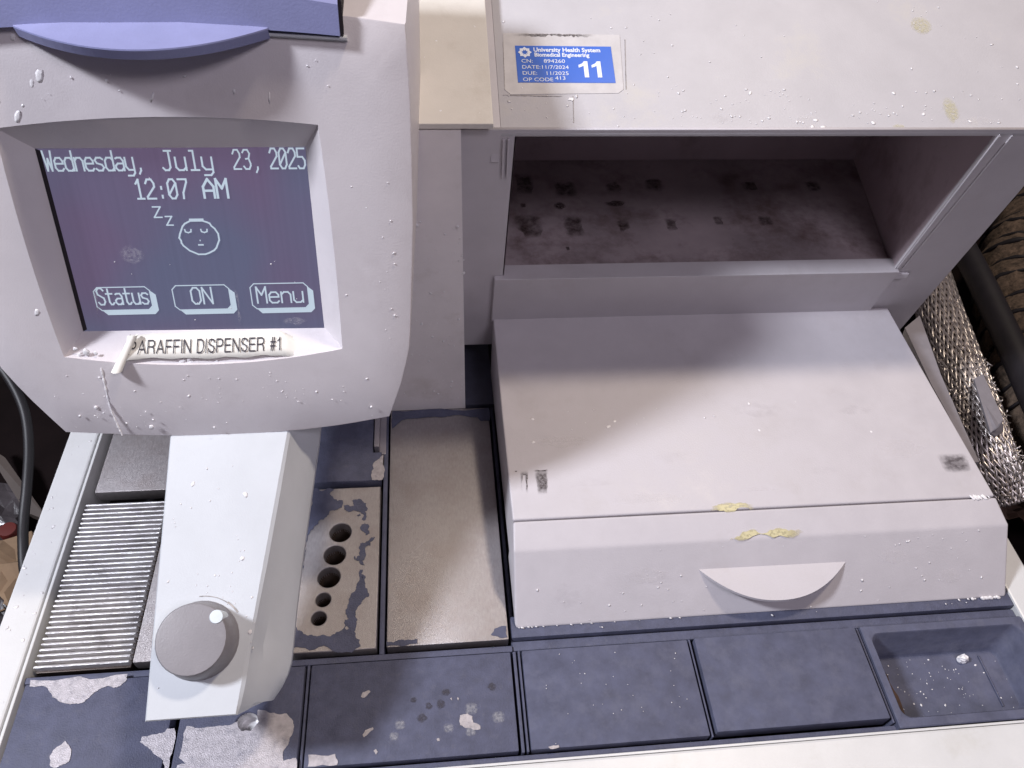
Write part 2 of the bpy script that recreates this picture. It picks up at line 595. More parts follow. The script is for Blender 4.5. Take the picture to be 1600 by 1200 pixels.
# scratch across it
bm = bmesh.new()
a, b = on_z(628, 880), on_z(682, 828)
d = (b - a).normalized()
n_ = Vector((-d.y, d.x, 0)) * 0.00035
vs = [bm.verts.new(v + Vector((0, 0, .00035))) for v in (a, a + d * .02 - n_, b, a + d * .02 + n_)]
bm.faces.new(vs)
s = build('scratch', bm, M['bare'])
s.parent = LP

# dark deck behind the long plate
plate('rear_deck', 0.0225, 0.0480, 0.4165, 0.60, M['darkpaint'], z1=-0.001)
plate('rear_deck', -0.2600, -0.0400, 0.4530, 0.60, M['darkpaint'], z1=-0.002)

# front row
F1 = plate('drip_plate', -0.2620, -0.1690, 0.1389, 0.2010, M['paint'], label='worn painted plate in the front left corner')
F2 = None
me = curve_mesh([[(-0.1635, 0.1389), (-0.0905, 0.1389), (-0.0905, 0.2010), (-0.1635, 0.2010)], circ(-0.1225, 0.1668, .0072)], 0.006, 0.0008, 1)
me.transform(Matrix.Translation((0, 0, -0.006)))
F2 = attach(link('drip_plate', me, M['paint']))
F2['label'] = 'heavily worn plate with round drain hole under the arm tip'
bm = bmesh.new()
n = 28
loft(bm, [[(x, y, z) for x, y in circ(-0.1225, 0.1668, r, n)] for r, z in ((.0072, -.0008), (.0071, -0.009), (.0060, -0.0105), (.0030, -.0085), (.0012, -.0078))], False, True)
o = build('drain_cup', bm, M['ribmetal'], None, smooth=True)
o.parent = F2
F3 = plate('drip_plate', -0.0864, 0.0430, 0.1389, 0.2010, M['paint'], label='dark painted plate speckled with pale spots')
F4 = plate('drip_plate', 0.0505, 0.1637, 0.1389, 0.2012, M['paintsmooth'], z1=0.0004)
F5 = plate('drip_plate', 0.1685, 0.2835, 0.1405, 0.2015, M['paintsmooth'], z1=0.0012)

k5 = dict(off=(0, 1020), sc=5)
for pix in ([(240, 213), (998, 166), (990, 215), (940, 260), (890, 275), (840, 260), (780, 285), (700, 350), (650, 390), (580, 400), (470, 385), (410, 350), (385, 300), (340, 260), (232, 265)],
            [(390, 810), (420, 760), (510, 690), (545, 730), (555, 800), (540, 850), (480, 880), (430, 900), (390, 880)],
            [(1290, 620), (1310, 590), (1362, 590), (1318, 905), (1290, 905), (1275, 840), (1190, 770), (1140, 730), (1095, 700), (1110, 655), (1200, 640)]):
    s = jag_sheet('worn_patch', pix, M['bare'], None, amp=.12, **k5)
    s.parent = F1
k37 = dict(off=(200, 880), sc=3.75)
dh = [(700 + 0, 870)]
for pix, hs in (([(345, 955), (480, 960), (600, 950), (640, 930), (662, 985), (720, 985), (765, 930), (760, 880), (760, 860), (830, 878), (930, 882), (968, 925), (968, 990), (940, 1060), (905, 1125), (910, 1160), (985, 1142), (982, 1240), (275, 1240), (290, 1185), (340, 1175), (300, 1140)], ()),):
    s = jag_sheet('worn_patch', pix, M['bare'], None, amp=.1, holes=hs, **k37)
    s.parent = F2
k26 = dict(off=(400, 950), sc=2.6667)
for pix in ([(218, 612), (330, 608), (342, 640), (338, 655), (216, 661)],
            [(438, 370), (445, 352), (470, 343), (477, 350), (462, 367), (445, 376)],
            [(443, 530), (455, 510), (488, 497), (490, 505), (470, 522), (450, 540)],
            [(490, 595), (500, 588), (508, 600), (500, 612)],
            [(752, 546), (764, 544), (766, 554), (755, 556)],
            [(847, 470), (850, 448), (880, 440), (902, 452), (905, 478), (935, 492), (935, 506), (905, 508), (870, 500), (850, 488)],
            [(808, 378), (816, 374), (817, 386)], [(838, 374), (846, 376), (842, 386)]):
    s = jag_sheet('worn_patch', pix, M['bare'], None, amp=.1, it=2, **k26)
    s.parent = F3
for pix in ([(1218, 580), (1260, 572), (1264, 582), (1225, 588)],):
    s = jag_sheet('worn_patch', pix, M['bare'], None, z=.0007, amp=.1, it=2, **k26)
    s.parent = F4

# faint round drip marks
fm = bpy.data.materials.new('faint_wax_ring')
fm.use_nodes = True
nt = fm.node_tree
p = nt.nodes['Principled BSDF']
p.inputs['Base Color'].default_value = (0.42, 0.42, 0.46, 1)
p.inputs['Roughness'].default_value = .5
nz = nt.nodes.new('ShaderNodeTexNoise')
nz.inputs['Scale'].default_value = 650
nz.inputs['Detail'].default_value = 5
tc = nt.nodes.new('ShaderNodeTexCoord')
nt.links.new(tc.outputs['Object'], nz.inputs['Vector'])
mr = nt.nodes.new('ShaderNodeMapRange')
mr.inputs['From Min'].default_value = .35
mr.inputs['From Max'].default_value = .7
mr.inputs['To Min'].default_value = .05
mr.inputs['To Max'].default_value = .5
nt.links.new(nz.outputs['Fac'], mr.inputs['Value'])
sp = nt.nodes.new('ShaderNodeSeparateXYZ')
nt.links.new(tc.outputs['Generated'], sp.inputs['Vector'])
edge = []
for ax_ in ('X', 'Y'):
    pp_ = nt.nodes.new('ShaderNodeMath')
    pp_.operation = 'PINGPONG'
    pp_.inputs[1].default_value = 0.5
    nt.links.new(sp.outputs[ax_], pp_.inputs[0])
    e_ = nt.nodes.new('ShaderNodeMapRange')
    e_.interpolation_type = 'SMOOTHSTEP'
    e_.inputs['From Max'].default_value = 0.30
    nt.links.new(pp_.outputs[0], e_.inputs['Value'])
    edge.append(e_)
m1 = nt.nodes.new('ShaderNodeMath')
m1.operation = 'MULTIPLY'
nt.links.new(edge[0].outputs['Result'], m1.inputs[0])
nt.links.new(edge[1].outputs['Result'], m1.inputs[1])
m2 = nt.nodes.new('ShaderNodeMath')
m2.operation = 'MULTIPLY'
nt.links.new(m1.outputs[0], m2.inputs[0])
nt.links.new(mr.outputs['Result'], m2.inputs[1])
nt.links.new(m2.outputs[0], p.inputs['Alpha'])
dm = fm.copy()
dm.name = 'dark_scuff'
dm.node_tree.nodes['Principled BSDF'].inputs['Base Color'].default_value = (0.06, 0.045, 0.05, 1)
for q_ in dm.node_tree.nodes:
    if q_.type == 'MAP_RANGE' and abs(q_.inputs['From Min'].default_value - .35) < .001:
        q_.inputs['To Min'].default_value = .35
        q_.inputs['To Max'].default_value = .85
def radial(src, name, lo, hi, color=None):
    q = src.copy()
    q.name = name
    t = q.node_tree
    pr = t.nodes['Principled BSDF']
    al = pr.inputs['Alpha'].links[0].from_node
    mrn = [x for x in t.nodes if x.type == 'MAP_RANGE' and abs(x.inputs['From Min'].default_value - .35) < .001][0]
    mrn.inputs['To Min'].default_value = lo
    mrn.inputs['To Max'].default_value = hi
    tcn = [x for x in t.nodes if x.type == 'TEX_COORD'][0]
    sub = t.nodes.new('ShaderNodeVectorMath')
    sub.operation = 'SUBTRACT'
    sub.inputs[1].default_value = (.5, .5, .5)
    t.links.new(tcn.outputs['Generated'], sub.inputs[0])
    mul = t.nodes.new('ShaderNodeVectorMath')
    mul.operation = 'MULTIPLY'
    mul.inputs[1].default_value = (1, 1, 0)
    t.links.new(sub.outputs[0], mul.inputs[0])
    ln = t.nodes.new('ShaderNodeVectorMath')
    ln.operation = 'LENGTH'
    t.links.new(mul.outputs[0], ln.inputs[0])
    fr = t.nodes.new('ShaderNodeMapRange')
    fr.interpolation_type = 'SMOOTHSTEP'
    fr.inputs['From Min'].default_value = .52
    fr.inputs['From Max'].default_value = .22
    t.links.new(ln.outputs['Value'], fr.inputs['Value'])
    mm = t.nodes.new('ShaderNodeMath')
    mm.operation = 'MULTIPLY'
    t.links.new(mrn.outputs['Result'], mm.inputs[0])
    t.links.new(fr.outputs['Result'], mm.inputs[1])
    t.links.new(mm.outputs[0], pr.inputs['Alpha'])
    if color:
        pr.inputs['Base Color'].default_value = (*color, 1)
    return q


rs = radial(fm, 'soft_dark_stain', .15, .55, (0.06, 0.055, 0.075))
cs = radial(fm, 'soft_brown_stain', .15, .6, (0.035, 0.018, 0.014))
sm = radial(fm, 'screen_smear', .0, .28, (0.6, 0.58, 0.62))
for cx, cy, r in ((1010, 455, 30), (897, 420, 30), (803, 500, 24), (600, 488, 24), (575, 535, 22), (895, 515, 24)):
    pix = [(cx + r * math.cos(t / 10 * 6.283), cy + r * .95 * math.sin(t / 10 * 6.283)) for t in range(10)]
    s = jag_sheet('wax_ring', pix, fm, None, z=.00016 + 0.00002 * (cx % 7), amp=.06, it=2, **k26)
    s.parent = F3
for cx, cy, r in ((985, 330, 20), (790, 350, 22), (690, 460, 25), (655, 385, 16), (770, 400, 25), (720, 410, 18)):
    pix = [(cx + r * random.uniform(.6, 1.2) * math.cos(t / 10 * 6.283), cy + r * random.uniform(.6, 1.2) * math.sin(t / 10 * 6.283)) for t in range(10)]
    s = jag_sheet('dark_stain', pix, rs, None, z=.00014 + 0.00002 * (cx % 5), amp=.1, it=2, **k26)
    s.parent = F3

# tray
def rrect(x0, x1, y0, y1, r, z, n=5):
    out = []
    for cx, cy, a in ((x1 - r, y1 - r, 0), (x0 + r, y1 - r, 90), (x0 + r, y0 + r, 180), (x1 - r, y0 + r, 270)):
        for k in range(n + 1):
            t = R(a + 90 * k / n)
            out.append((cx + r * math.cos(t), cy + r * math.sin(t), z))
    return out


bm = bmesh.new()
loft(bm, [rrect(.2880, .4085, .1345, .2025, .001, -.040), rrect(.2880, .4085, .1345, .2025, .001, -.0008),
          rrect(.2886, .4080, .1351, .2019, .001, -.0001),
          rrect(.2925, .4040, .1400, .1970, .006, -.0001), rrect(.2934, .4032, .1408, .1962, .0065, -.0012),
          rrect(.2990, .3985, .1465, .1915, .007, -.0285), rrect(.3005, .3970, .1480, .1900, .006, -.0300)], False, True)
TR = part('waste_tray', bm, M['paintsmooth'], auto=40)
TR['label'] = 'open sloping scrap tray sunk in the front right corner'
bm = bmesh.new()
add_box(bm, .3835, .3843, .151, .187, -.0299, -.0286, .0003)
o = build('floor_rib', bm, M['paintsmooth'])
o.parent = TR
me = curve_mesh([fractal([(.303, .150), (.312, .149), (.309, .187), (.303, .187)], .1)], .0001)
me.transform(Matrix.Translation((0, 0, -.0298)))
o = link('dark_stain', me, M['rust'])
o.parent = TR

# ---- bath: sloping front, lid, handle
XL = 0.0477
bm = bmesh.new()
prism_x(bm, [(.2170, -.0004, XL, .4056), (.2537, .0390, XL, .4056), (.2720, .0472, XL + .001, .4010), (.2722, .0440, XL + .001, .4010), (.2722, -.0004, XL, .4056)], 0, 0, .0020, 4)
BF = part('bath_front', bm, M['case'], auto=50)
# lid as a fine sheet with slightly sagging top
bm = bmesh.new()
prism_x(bm, [(.2730, .0440, XL + .001, .4003), (.2730, .0474, XL + .001, .4003), (.36, .0575, XL, .3930), (.4500, .0683, XL - .0003, .3857), (.4530, .0650, XL, .3850), (.4530, -.0004, XL, .3850), (.2730, -.0004, XL + .001, .4003)], 0, 0, .0014, 3)
BL = part('bath_lid', bm, M['case'], auto=50)
bm = bmesh.new()
# crescent handle sticking out of the front face
d1 = Vector((0, .0367, .0390)).normalized()
nf = Vector((0, -.0390, .0367)).normalized()
hp = [hit(*p, Vector((0, .217, 0)) + nf * .0, nf) for p in ((1092, 890), (1321, 878))]
outdir = Vector((0, -0.985, -0.17))
N_ = 24
top, bot = [], []
for k in range(N_ + 1):
    t = k / N_
    base = hp[0].lerp(hp[1], t)
    e = 1 - abs(2 * t - 1) ** 2.2
    top.append(base + outdir * .0240 * e)
for k in range(N_ + 1):
    t = 1 - k / N_
    base = hp[0].lerp(hp[1], t)
    top.append(base - outdir * .004)
th = Vector((0, -.1, -.995)) * .0022
loft(bm, [[q for q in top], [q + th for q in top]])
o = build('crescent_handle', bm, M['case'])
attach(o, BF)
o.parent = BF

def variant(name, color, lo, hi, scale=None, r0=.35, r1=.7):
    q = fm.copy()
    q.name = name
    t = q.node_tree
    t.nodes['Principled BSDF'].inputs['Base Color'].default_value = (*color, 1)
    m_ = [x for x in t.nodes if x.type == 'MAP_RANGE' and abs(x.inputs['From Min'].default_value - .35) < .001][0]
    m_.inputs['To Min'].default_value = lo
    m_.inputs['To Max'].default_value = hi
    m_.inputs['From Min'].default_value = r0
    m_.inputs['From Max'].default_value = r1
    if scale:
        [x for x in t.nodes if x.type == 'TEX_NOISE'][0].inputs['Scale'].default_value = scale
    return q


M['chipsoft'] = variant('flaking_yellow_primer', (0.66, 0.60, 0.36), .55, 1.0, 420, .4, .5)
M['scuffsoft'] = variant('soft_scuff', (0.07, 0.055, 0.065), .25, .75, 300)
M['boxstain'] = variant('faint_square_stain', (0.05, 0.028, 0.022), .1, .45, 200)
M['film2'] = radial(fm, 'thin_wax_film', .02, .22, (0.80, 0.77, 0.78))
M['greyfilm'] = radial(fm, 'thin_grey_grime', .0, .045, (0.33, 0.29, 0.31))
for q_ in (M['film2'], M['greyfilm']):
    for x_ in q_.node_tree.nodes:
        if x_.type == 'TEX_NOISE':
            x_.inputs['Scale'].default_value = 140
# yellow chips on seam and crease
def sheet3(name, pix, q, n, material, parent, off=.0004, amp=.12, it=3, sc=1.0, of=(0, 0)):
    n = Vector(n).normalized()
    q = Vector(q)
    ux = Vector((1, 0, 0))
    uy = n.cross(ux).normalized()
    pp = []
    for p in pix:
        w = hit(p[0] / sc + of[0], p[1] / sc + of[1], q + n * off, n) - q
        pp.append((w.dot(ux), w.dot(uy)))
    me = curve_mesh([fractal(pp, amp, it)], .0001)
    m4 = Matrix((ux, uy, n)).transposed().to_4x4()
    m4.translation = q + n * off
    me.transform(m4)
    o = link(name, me, material)
    o.parent = parent
    return o


lid_n = Vector((0, -.0213, .1765)).normalized()
lid_q = Vector((.05, .2735, .0470))
up_n = Vector((0, -.0082, .0183)).normalized()
up_q = Vector((.05, .2720, .0474))
k_c = dict(sc=2.6667, of=(1000, 750))
sheet3('paint_chip', [(288, 128), (310, 108), (350, 98), (420, 92), (460, 100), (482, 120), (400, 126), (330, 129)], lid_q, lid_n, M['chipsoft'], BL, amp=.2, **k_c)
sheet3('paint_chip', [(345, 255), (400, 238), (430, 215), (520, 222), (620, 212), (690, 214), (650, 232), (640, 243), (420, 256)], up_q, up_n, M['chipsoft'], BF, amp=.2, off=.0006, **k_c)
k_s = dict(sc=2.6667, of=(450, 600))
for pix in ([(1022, 358), (1085, 354), (1078, 380), (1082, 400), (1080, 455), (1040, 465), (1034, 400)],
            [(966, 360), (1004, 357), (1000, 380), (1002, 455), (992, 452), (990, 380), (978, 380), (978, 455), (972, 440)],
            [(1022, 358), (1085, 354), (1084, 362), (1024, 366)], [(944, 362), (956, 361), (954, 366), (945, 366)]):
    sheet3('scuff_mark', pix, lid_q, lid_n, dm, BL, off=.0003 + .0001 * random.random(), amp=.08, **k_s)
k_t = dict(sc=4, of=(1200, 450))
sheet3('scuff_mark', [(1040, 1040), (1240, 1030), (1270, 1140), (1180, 1160), (1110, 1150)], lid_q, lid_n, M['scuffsoft'], BL, off=.0003, amp=.08, **k_t)
random.seed(31)
for px, py, w_, h_ in ((930, 760, 60, 14), (1060, 715, 40, 12), (1190, 770, 55, 10), (1290, 735, 30, 10), (1010, 780, 70, 10), (1400, 700, 50, 16), (880, 690, 50, 12), (1180, 640, 60, 14), (1330, 640, 40, 10)):
    pp = [(px + w_ * random.uniform(.6, 1.1) * math.cos(t * .785), py + h_ * random.uniform(.6, 1.2) * math.sin(t * .785)) for t in range(8)]
    sheet3('wax_smear', pp, lid_q, lid_n, M['greyfilm'] if random.random() < .6 else M['film2'], BL, off=.00025 + random.random() * .0001, amp=.15)
for px, py, w_, h_ in ((880, 930, 30, 20), (1010, 900, 40, 16), (1400, 870, 30, 14), (1480, 900, 20, 14), (1150, 960, 50, 8)):
    pp = [(px + w_ * random.uniform(.6, 1.1) * math.cos(t * .785), py + h_ * random.uniform(.6, 1.2) * math.sin(t * .785)) for t in range(8)]
    sheet3('wax_smear', pp, Vector((0, .217, 0)), nf, M['greyfilm'] if random.random() < .5 else M['film2'], BF, off=.0004 + random.random() * .0001, amp=.15)
for px, py, w_, h_ in ():
    pass

# side flange right of the lid (thin bent strip of the bath's outer shell)
bm = bmesh.new()
q = Vector((0, 0, .028))
A = [hit(*p, q, Vector((0, 0, 1))) for p in ((1414, 512), (1437, 493), (1470, 585), (1530, 722), (1522, 722), (1455, 600))]
B = [a + Vector((.006, 0, -.03)) for a in A]
loft(bm, [A, B])
part('side_flange', bm, M['strip'])

# ---- hood over the cavity
def HPt(x, z):
    return Vector((x, .455 - .18 * (z - .05), z))


ZL = .2525
sl = math.tan(R(21))
# front frame: polygon with hole in the tilted plane
hn = Vector((0, 1, .18)).normalized()
fx, fy = Vector((1, 0, 0)), Vector((0, -.18, 1)).normalized()
sc_ = math.sqrt(1 + .18 ** 2)
me = curve_mesh([[(.019, -.022 * sc_), (.0515, -.022 * sc_), (.0515, .0), (.366, .0), (.366, -.05 * sc_), (.4165, -.05 * sc_), (.4165, .2045 * sc_), (.019, .2045 * sc_)],
                 [(.0525, .066 * sc_), (.3665, .066 * sc_), (.3665, .2000 * sc_), (.0525, .2000 * sc_)]], .0012, .0004, 1)
m4 = Matrix((fx, fy, fx.cross(fy))).transposed().to_4x4()
m4.translation = Vector((0, .455, .05)) + hn * .0012
me.transform(m4)
attach(link('hood_front', me, M['case']))
# step below the opening, 2 mm proud
bm = bmesh.new()
a0, a1 = HPt(0, .0650), HPt(0, .1180)
prism_x(bm, [(a0.y - .004, a0.z), (a1.y - .004, a1.z), (a1.y + .012, a1.z + .001), (a0.y + .012, a0.z)], .0460, .3690, .0008)
part('cavity_step', bm, M['case'])
bm = bmesh.new()
add_box(bm, .3690, .3800, .4410, .4440, .1085, .1140, .0008)

part('latch_tab', bm, M['case'])
# cavity shell
bm = bmesh.new()
t_ = bmesh.new()
W = [((.0525, .1125), (.3670, .1125)), ]
yb = .602
L0 = [Vector((.0535, .4440, .112)), Vector((.3670, .4440, .112)), Vector((.3970, yb, .112)), Vector((.0535, yb, .112))]
L1 = [Vector((.0535, .4200, .2500)), Vector((.3670, .4200, .2500)), Vector((.3970, yb, .2900)), Vector((.0535, yb, .2900))]
v0 = [bm.verts.new(v) for v in L0]
v1 = [bm.verts.new(v) for v in L1]
bm.faces.new((v0[1], v0[2], v1[2], v1[1]))
bm.faces.new((v0[2], v0[3], v1[3], v1[2]))
bm.faces.new((v0[3], v0[0], v1[0], v1[3]))
CAV = part('cavity_walls', bm, mat('dull_inner_enamel', (0.55, 0.45, 0.48), .55, var=.06, vscale=15, dirt=(.2, .13, .12), damt=.6, dscale=12))
bm = bmesh.new()
prof = []
for k in range(9):
    t = R(-90 + k * 22.5 / 1.0 * 1.0) if k < 9 else 0
    prof.append((.4560 - .0050 * math.cos(R(-90 + 22.5 * k)), .1115 + .005 * math.sin(R(-90 + 22.5 * k)) - .0))
prof += [(.6015, .1165), (.6015, .1065)]
prism_x(bm, prof, .0540, .3685)
t2 = [bm.verts.new(v) for v in ((.3685, .462, .1160), (.3960, .6015, .1160), (.3685, .6015, .1160))]
bm.faces.new(t2)
CF = part('cavity_floor', bm, mat('stained_cavity_floor', (0.34, 0.285, 0.30), 0.34, var=0.22, vscale=14, dirt=(0.09, 0.05, 0.045), damt=.8, dscale=16, dth=.56, spec=.7), auto=40)
k_f = dict(sc=2.6667, of=(600, 0))
for pix in ([(540, 900), (640, 890), (655, 985), (600, 995), (545, 950)], [(735, 895), (820, 890), (848, 985), (775, 990), (745, 945)],
            [(535, 730), (610, 720), (615, 810), (540, 815)], [(700, 760), (790, 750), (800, 815), (710, 820)], [(705, 850), (735, 840), (762, 858), (740, 875), (710, 868)],
            [(915, 845), (960, 832), (1012, 843), (990, 860), (930, 860)], [(965, 925), (1015, 905), (1028, 950), (990, 970)], [(1160, 910), (1220, 905), (1225, 955), (1190, 965)],
            [(1085, 755), (1130, 738), (1170, 760), (1155, 800), (1100, 800)], [(915, 770), (970, 750), (1000, 790), (950, 805)], [(1370, 905), (1410, 900), (1415, 935), (1380, 940)],
            [(1560, 900), (1610, 895), (1620, 940), (1575, 945)], [(1480, 760), (1550, 750), (1560, 790), (1500, 800)], [(1750, 760), (1800, 750), (1820, 790), (1770, 800)],
            [(755, 1030), (772, 1026), (775, 1040), (762, 1045)], [(568, 848), (590, 845), (592, 862), (572, 866)]):
    s = sheet3('wax_stain', pix, (0.1, .5, .1166), (0, 0, 1), M['boxstain'] if len(pix) == 4 or pix[0][1] > 880 or pix[0][1] < 780 else cs, CF, off=.00025 + random.random() * .0001, amp=.15, **k_f)
# sloping top panel
bm = bmesh.new()
y0, z0 = .4185, .2525
y1 = .66
prism_x(bm, [(y0, z0), (y1, z0 + (y1 - y0) * sl), (y1, z0 + (y1 - y0) * sl - .003), (y0 + .0005, z0 - .0032)], .0438, .4250, .0007, 2)
HT = part('hood_top', bm, mat('hood_enamel', (0.525, 0.51, 0.53), 0.5, spec=.3, var=.03, bump=.1, bscale=900, dirt=(.60, .56, .46), damt=.4, dscale=20, dth=.66), auto=50)
# hood side walls
bm = bmesh.new()
prism_x(bm, [(.4240, .2480), (.4640, .0300), (.655, .0300), (.655, .3350)], .0455, .0480)
part('hood_side', bm, M['case'])
bm = bmesh.new()
prism_x(bm, [(.4240, .2480), (.4680, .0020), (.655, .0020), (.655, .3350)], .4145, .4163)
part('hood_side', bm, M['case'])
# guide rails on the right jamb
bm = bmesh.new()
for xa, xb, w in ((.3672, .3672, .0014), (.3715, .3762, .0010)):
    a, b = HPt(xa, .1195), HPt(xb, .2500)
    for k in (0,):
        A = [a + Vector((0, -.0001, 0)), a + Vector((w, -.0001, 0)), a + Vector((w, -.0014, 0)), a + Vector((0, -.0014, 0))]
        B = [v + (b - a) for v in A]
        loft(bm, [A, B])
part('guide_rail', bm, M['case'])
bm = bmesh.new()
a, b = HPt(.0460, .2180), HPt(.0450, .2480)
for w0, w1 in ((0, .0012), (.0030, .0042)):
    A = [a + Vector((w0, -.0001, 0)), a + Vector((w1, -.0001, 0)), a + Vector((w1, -.0018, 0)), a + Vector((w0, -.0018, 0))]
    loft(bm, [A, [v + (b - a) for v in A]])
part('guide_rail', bm, M['case'])

bm = bmesh.new()
prism_x(bm, [(.4215, .2540), (.66, .2540 + .2385 * sl), (.66, .2300 + .2385 * sl), (.4215, .2300)], .0384, .0437, .0004)
part('joint_strip', bm, M['case'])
# sticker on the hood top
pn = Vector((0, -math.sin(R(21)), math.cos(R(21))))
pu = Vector((0, math.cos(R(21)), math.sin(R(21))))
pq = Vector((.0438, .4185, .2525))


def on_panel(me, x, s, h, parent, name, material, rot=0.0):
    """place a flat xy mesh on the sloping panel: x across, s up the slope from the lip, h above it"""
    m4 = Matrix((Vector((1, 0, 0)), pu, pn)).transposed().to_4x4()
    m4.translation = Vector((x, .4185, .2525)) + pu * s + pn * h
    me.transform(m4 @ Matrix.Rotation(rot, 4, 'Z'))
    o = link(name, me, material)
    o.parent = parent
    return o


def pan(px, py):
    w = hit(px, py, pq, pn) - Vector((0, .4185, .2525))
    return w.x, w.dot(pu)


me = curve_mesh([[pan(*p) for p in ((786, 52), (968, 55), (974, 140), (966, 146), (798, 148), (788, 140))]], .00010)
on_panel(me, 0, 0, .0002, HT, 'old_label_residue', M['stuck'])
for (ax, ay, bx, by, wd) in ((796, 54, 934, 56, 4.5), (786, 149, 878, 151, .7), (895, 150, 896, 192, .4), (786, 66, 789, 140, .5), (976, 62, 978, 140, .4)):
    random.seed(ax)
    A = []
    nseg = 40
    for k in range(nseg + 1):
        t = k / nseg
        A.append((ax + (bx - ax) * t, ay + (by - ay) * t))
    horiz = abs(bx - ax) > abs(by - ay)
    up_ = [(x + (0 if horiz else random.uniform(0, wd)), y + (random.uniform(-.3, wd) if horiz else 0)) for x, y in A]
    dn = [(x - (0 if horiz else random.uniform(0.1, wd)), y - (random.uniform(.1, wd * .5) if horiz else 0)) for x, y in A]
    me = curve_mesh([[pan(*p) for p in up_ + dn[::-1]]], .0001)
    on_panel(me, 0, 0, .0003, HT, 'adhesive_residue', dm if wd > 2 else M['residue'])
c0, c1, c2, c3 = pan(805, 73), pan(957, 73), pan(959, 130), pan(808, 130)
x0, x1 = .0566, .1185
s0, s1 = .5 * (c2[1] + c3[1]), .5 * (c0[1] + c1[1])
me = curve_mesh([[(x0, s0), (x1, s0), (x1, s1), (x0, s1)]], .00012)
STK = on_panel(me, 0, 0, .0004, HT, 'inspection_sticker', M['stickerblue'])
STK['label'] = 'blue inspection sticker dated 11/7/2024 with a large white 11'
W_, H_ = x1 - x0, s1 - s0
H_SC = 1.0


def stk(s, fx_, fy_, size, sx=1.0, bold=0.0, align='LEFT'):
    me = text_mesh(s, size, .00005, align, sx, bold)
    return me, x0 + W_ * fx_, s0 + H_ * fy_


tl = []
for s, fx_, fy_, size, sx, bold in (
    ('University Health System', .185, .835, .0046, .92, .00012), ('Biomedical Engineering', .19, .70, .0043, .88, .00012),
    ('CN:', .05, .53, .0040, 1.1, 0), ('894260', .28, .53, .0040, 1.15, 0),
    ('DATE:', .05, .365, .0040, 1.1, 0), ('11/7/2024', .245, .365, .0040, 1.1, 0),
    ('DUE:', .05, .20, .0040, 1.1, 0), ('11/2025', .285, .20, .0040, 1.15, 0),
    ('OP CODE', .05, .03, .0040, 1.1, 0), ('413', .38, .07, .0040, 1.15, 0)):
    me, xx, ss = stk(s, fx_, fy_, size, sx, bold)
    tl.append((me, xx, ss))
me = curve_mesh([[((x0 + W_ * .095) + r * math.cos(R(a)), (s0 + H_ * .815) + r * math.sin(R(a))) for a, r in
                  [(i * 22.5, .0044 if i % 2 == 0 else .0033) for i in range(16)]],
                 [((x0 + W_ * .095) + r * math.cos(R(a)), (s0 + H_ * .815) + r * math.sin(R(a))) for a, r in
                  [(i * 22.5 + 22.5, .0024 if i % 2 == 0 else .0013) for i in range(16)]]], .00005)
tl.append((me, 0, 0))
for fx_ in (.62, .755):
    X0, Y0, hh = x0 + W_ * fx_, s0 + H_ * .14, H_ * .44
    me = curve_mesh([[(X0 + .0042, Y0), (X0 + .0070, Y0), (X0 + .0070, Y0 + hh), (X0 + .0047, Y0 + hh), (X0 + .0036, Y0 + hh * .87), (X0 + .0010, Y0 + hh * .76), (X0 + .0010, Y0 + hh * .60), (X0 + .0030, Y0 + hh * .66), (X0 + .0042, Y0 + hh * .72)]], .00005)
    tl.append((me, 0, 0))
bm = bmesh.new()
for me, xx, ss in tl:
    me.transform(Matrix.Translation((xx, ss, 0)))
    bm.from_mesh(me)
me = bpy.data.meshes.new('sticker_print')
bm.to_mesh(me)
bm.free()
m4 = Matrix((Vector((1, 0, 0)), pu, pn)).transposed().to_4x4()
m4.translation = Vector((0, .4185, .2525)) + pn * .00065
me.transform(m4)
o = link('sticker_lettering', me, M['stickerink'])
o.parent = STK

ys = radial(fm, 'yellow_wax_film', .05, .5, (0.66, 0.62, 0.42))
for pix in ([(1425, 28), (1450, 25), (1458, 40), (1440, 55), (1422, 45)], [(1470, 150), (1488, 152), (1500, 180), (1488, 196), (1478, 185)], [(1392, 197), (1404, 193), (1418, 201), (1404, 205)]):
    sheet3('yellow_stain', pix, pq, pn, ys, HT, off=.0003, amp=.12)
for px, py, w_, h_ in ((1120, 185, 24, 9), (1260, 188, 22, 10), (1530, 190, 30, 8)):
    pp = [(px + w_ * random.uniform(.6, 1.1) * math.cos(t * .785), py + h_ * random.uniform(.6, 1.2) * math.sin(t * .785)) for t in range(8)]
    sheet3('wax_smear', pp, pq, pn, M['greyfilm'] if random.random() < .5 else M['film2'], HT, off=.00025 + random.random() * .0001, amp=.15)
# ---- tower
bm = bmesh.new()
loft(bm, [[(-.22, .4128, -.001), (.0236, .4128, -.001), (.0236, .60, -.001), (-.22, .60, -.001)],
          [(-.22, .4135, .2570), (.0193, .4135, .2570), (.0193, .60, .2570 + .1865 * sl), (-.22, .60, .2570 + .1865 * sl)]])
part('tower', bm, M['tower'])
bm = bmesh.new()
prism_x(bm, [(.4125, .2617), (.60, .2617 + .1875 * sl), (.60, .2570 + .1875 * sl), (.4125, .2582)], -.22, .0385, .0006)
part('tower_top', bm, mat('beige_enamel', (0.69, 0.655, 0.60), .45, var=.03, bump=.1, dirt=(.5, .45, .38), damt=.4, dscale=24, dth=.62))

# ---- control head
TH = R(21)
HN = Vector((0, -math.cos(TH), math.sin(TH)))
HV = Vector((0, -math.sin(TH), -math.cos(TH)))      # down the face
S0 = Vector((0, .35743847, .28006283))


def HF(u, v, off=0.0):
    return Vector((u, 0, 0)) + S0 + HV * v + HN * off


def head_uv(px, py, off=0.0):
    w = hit(px, py, S0 + HN * off, HN) - S0
    return w.x, w.dot(HV)


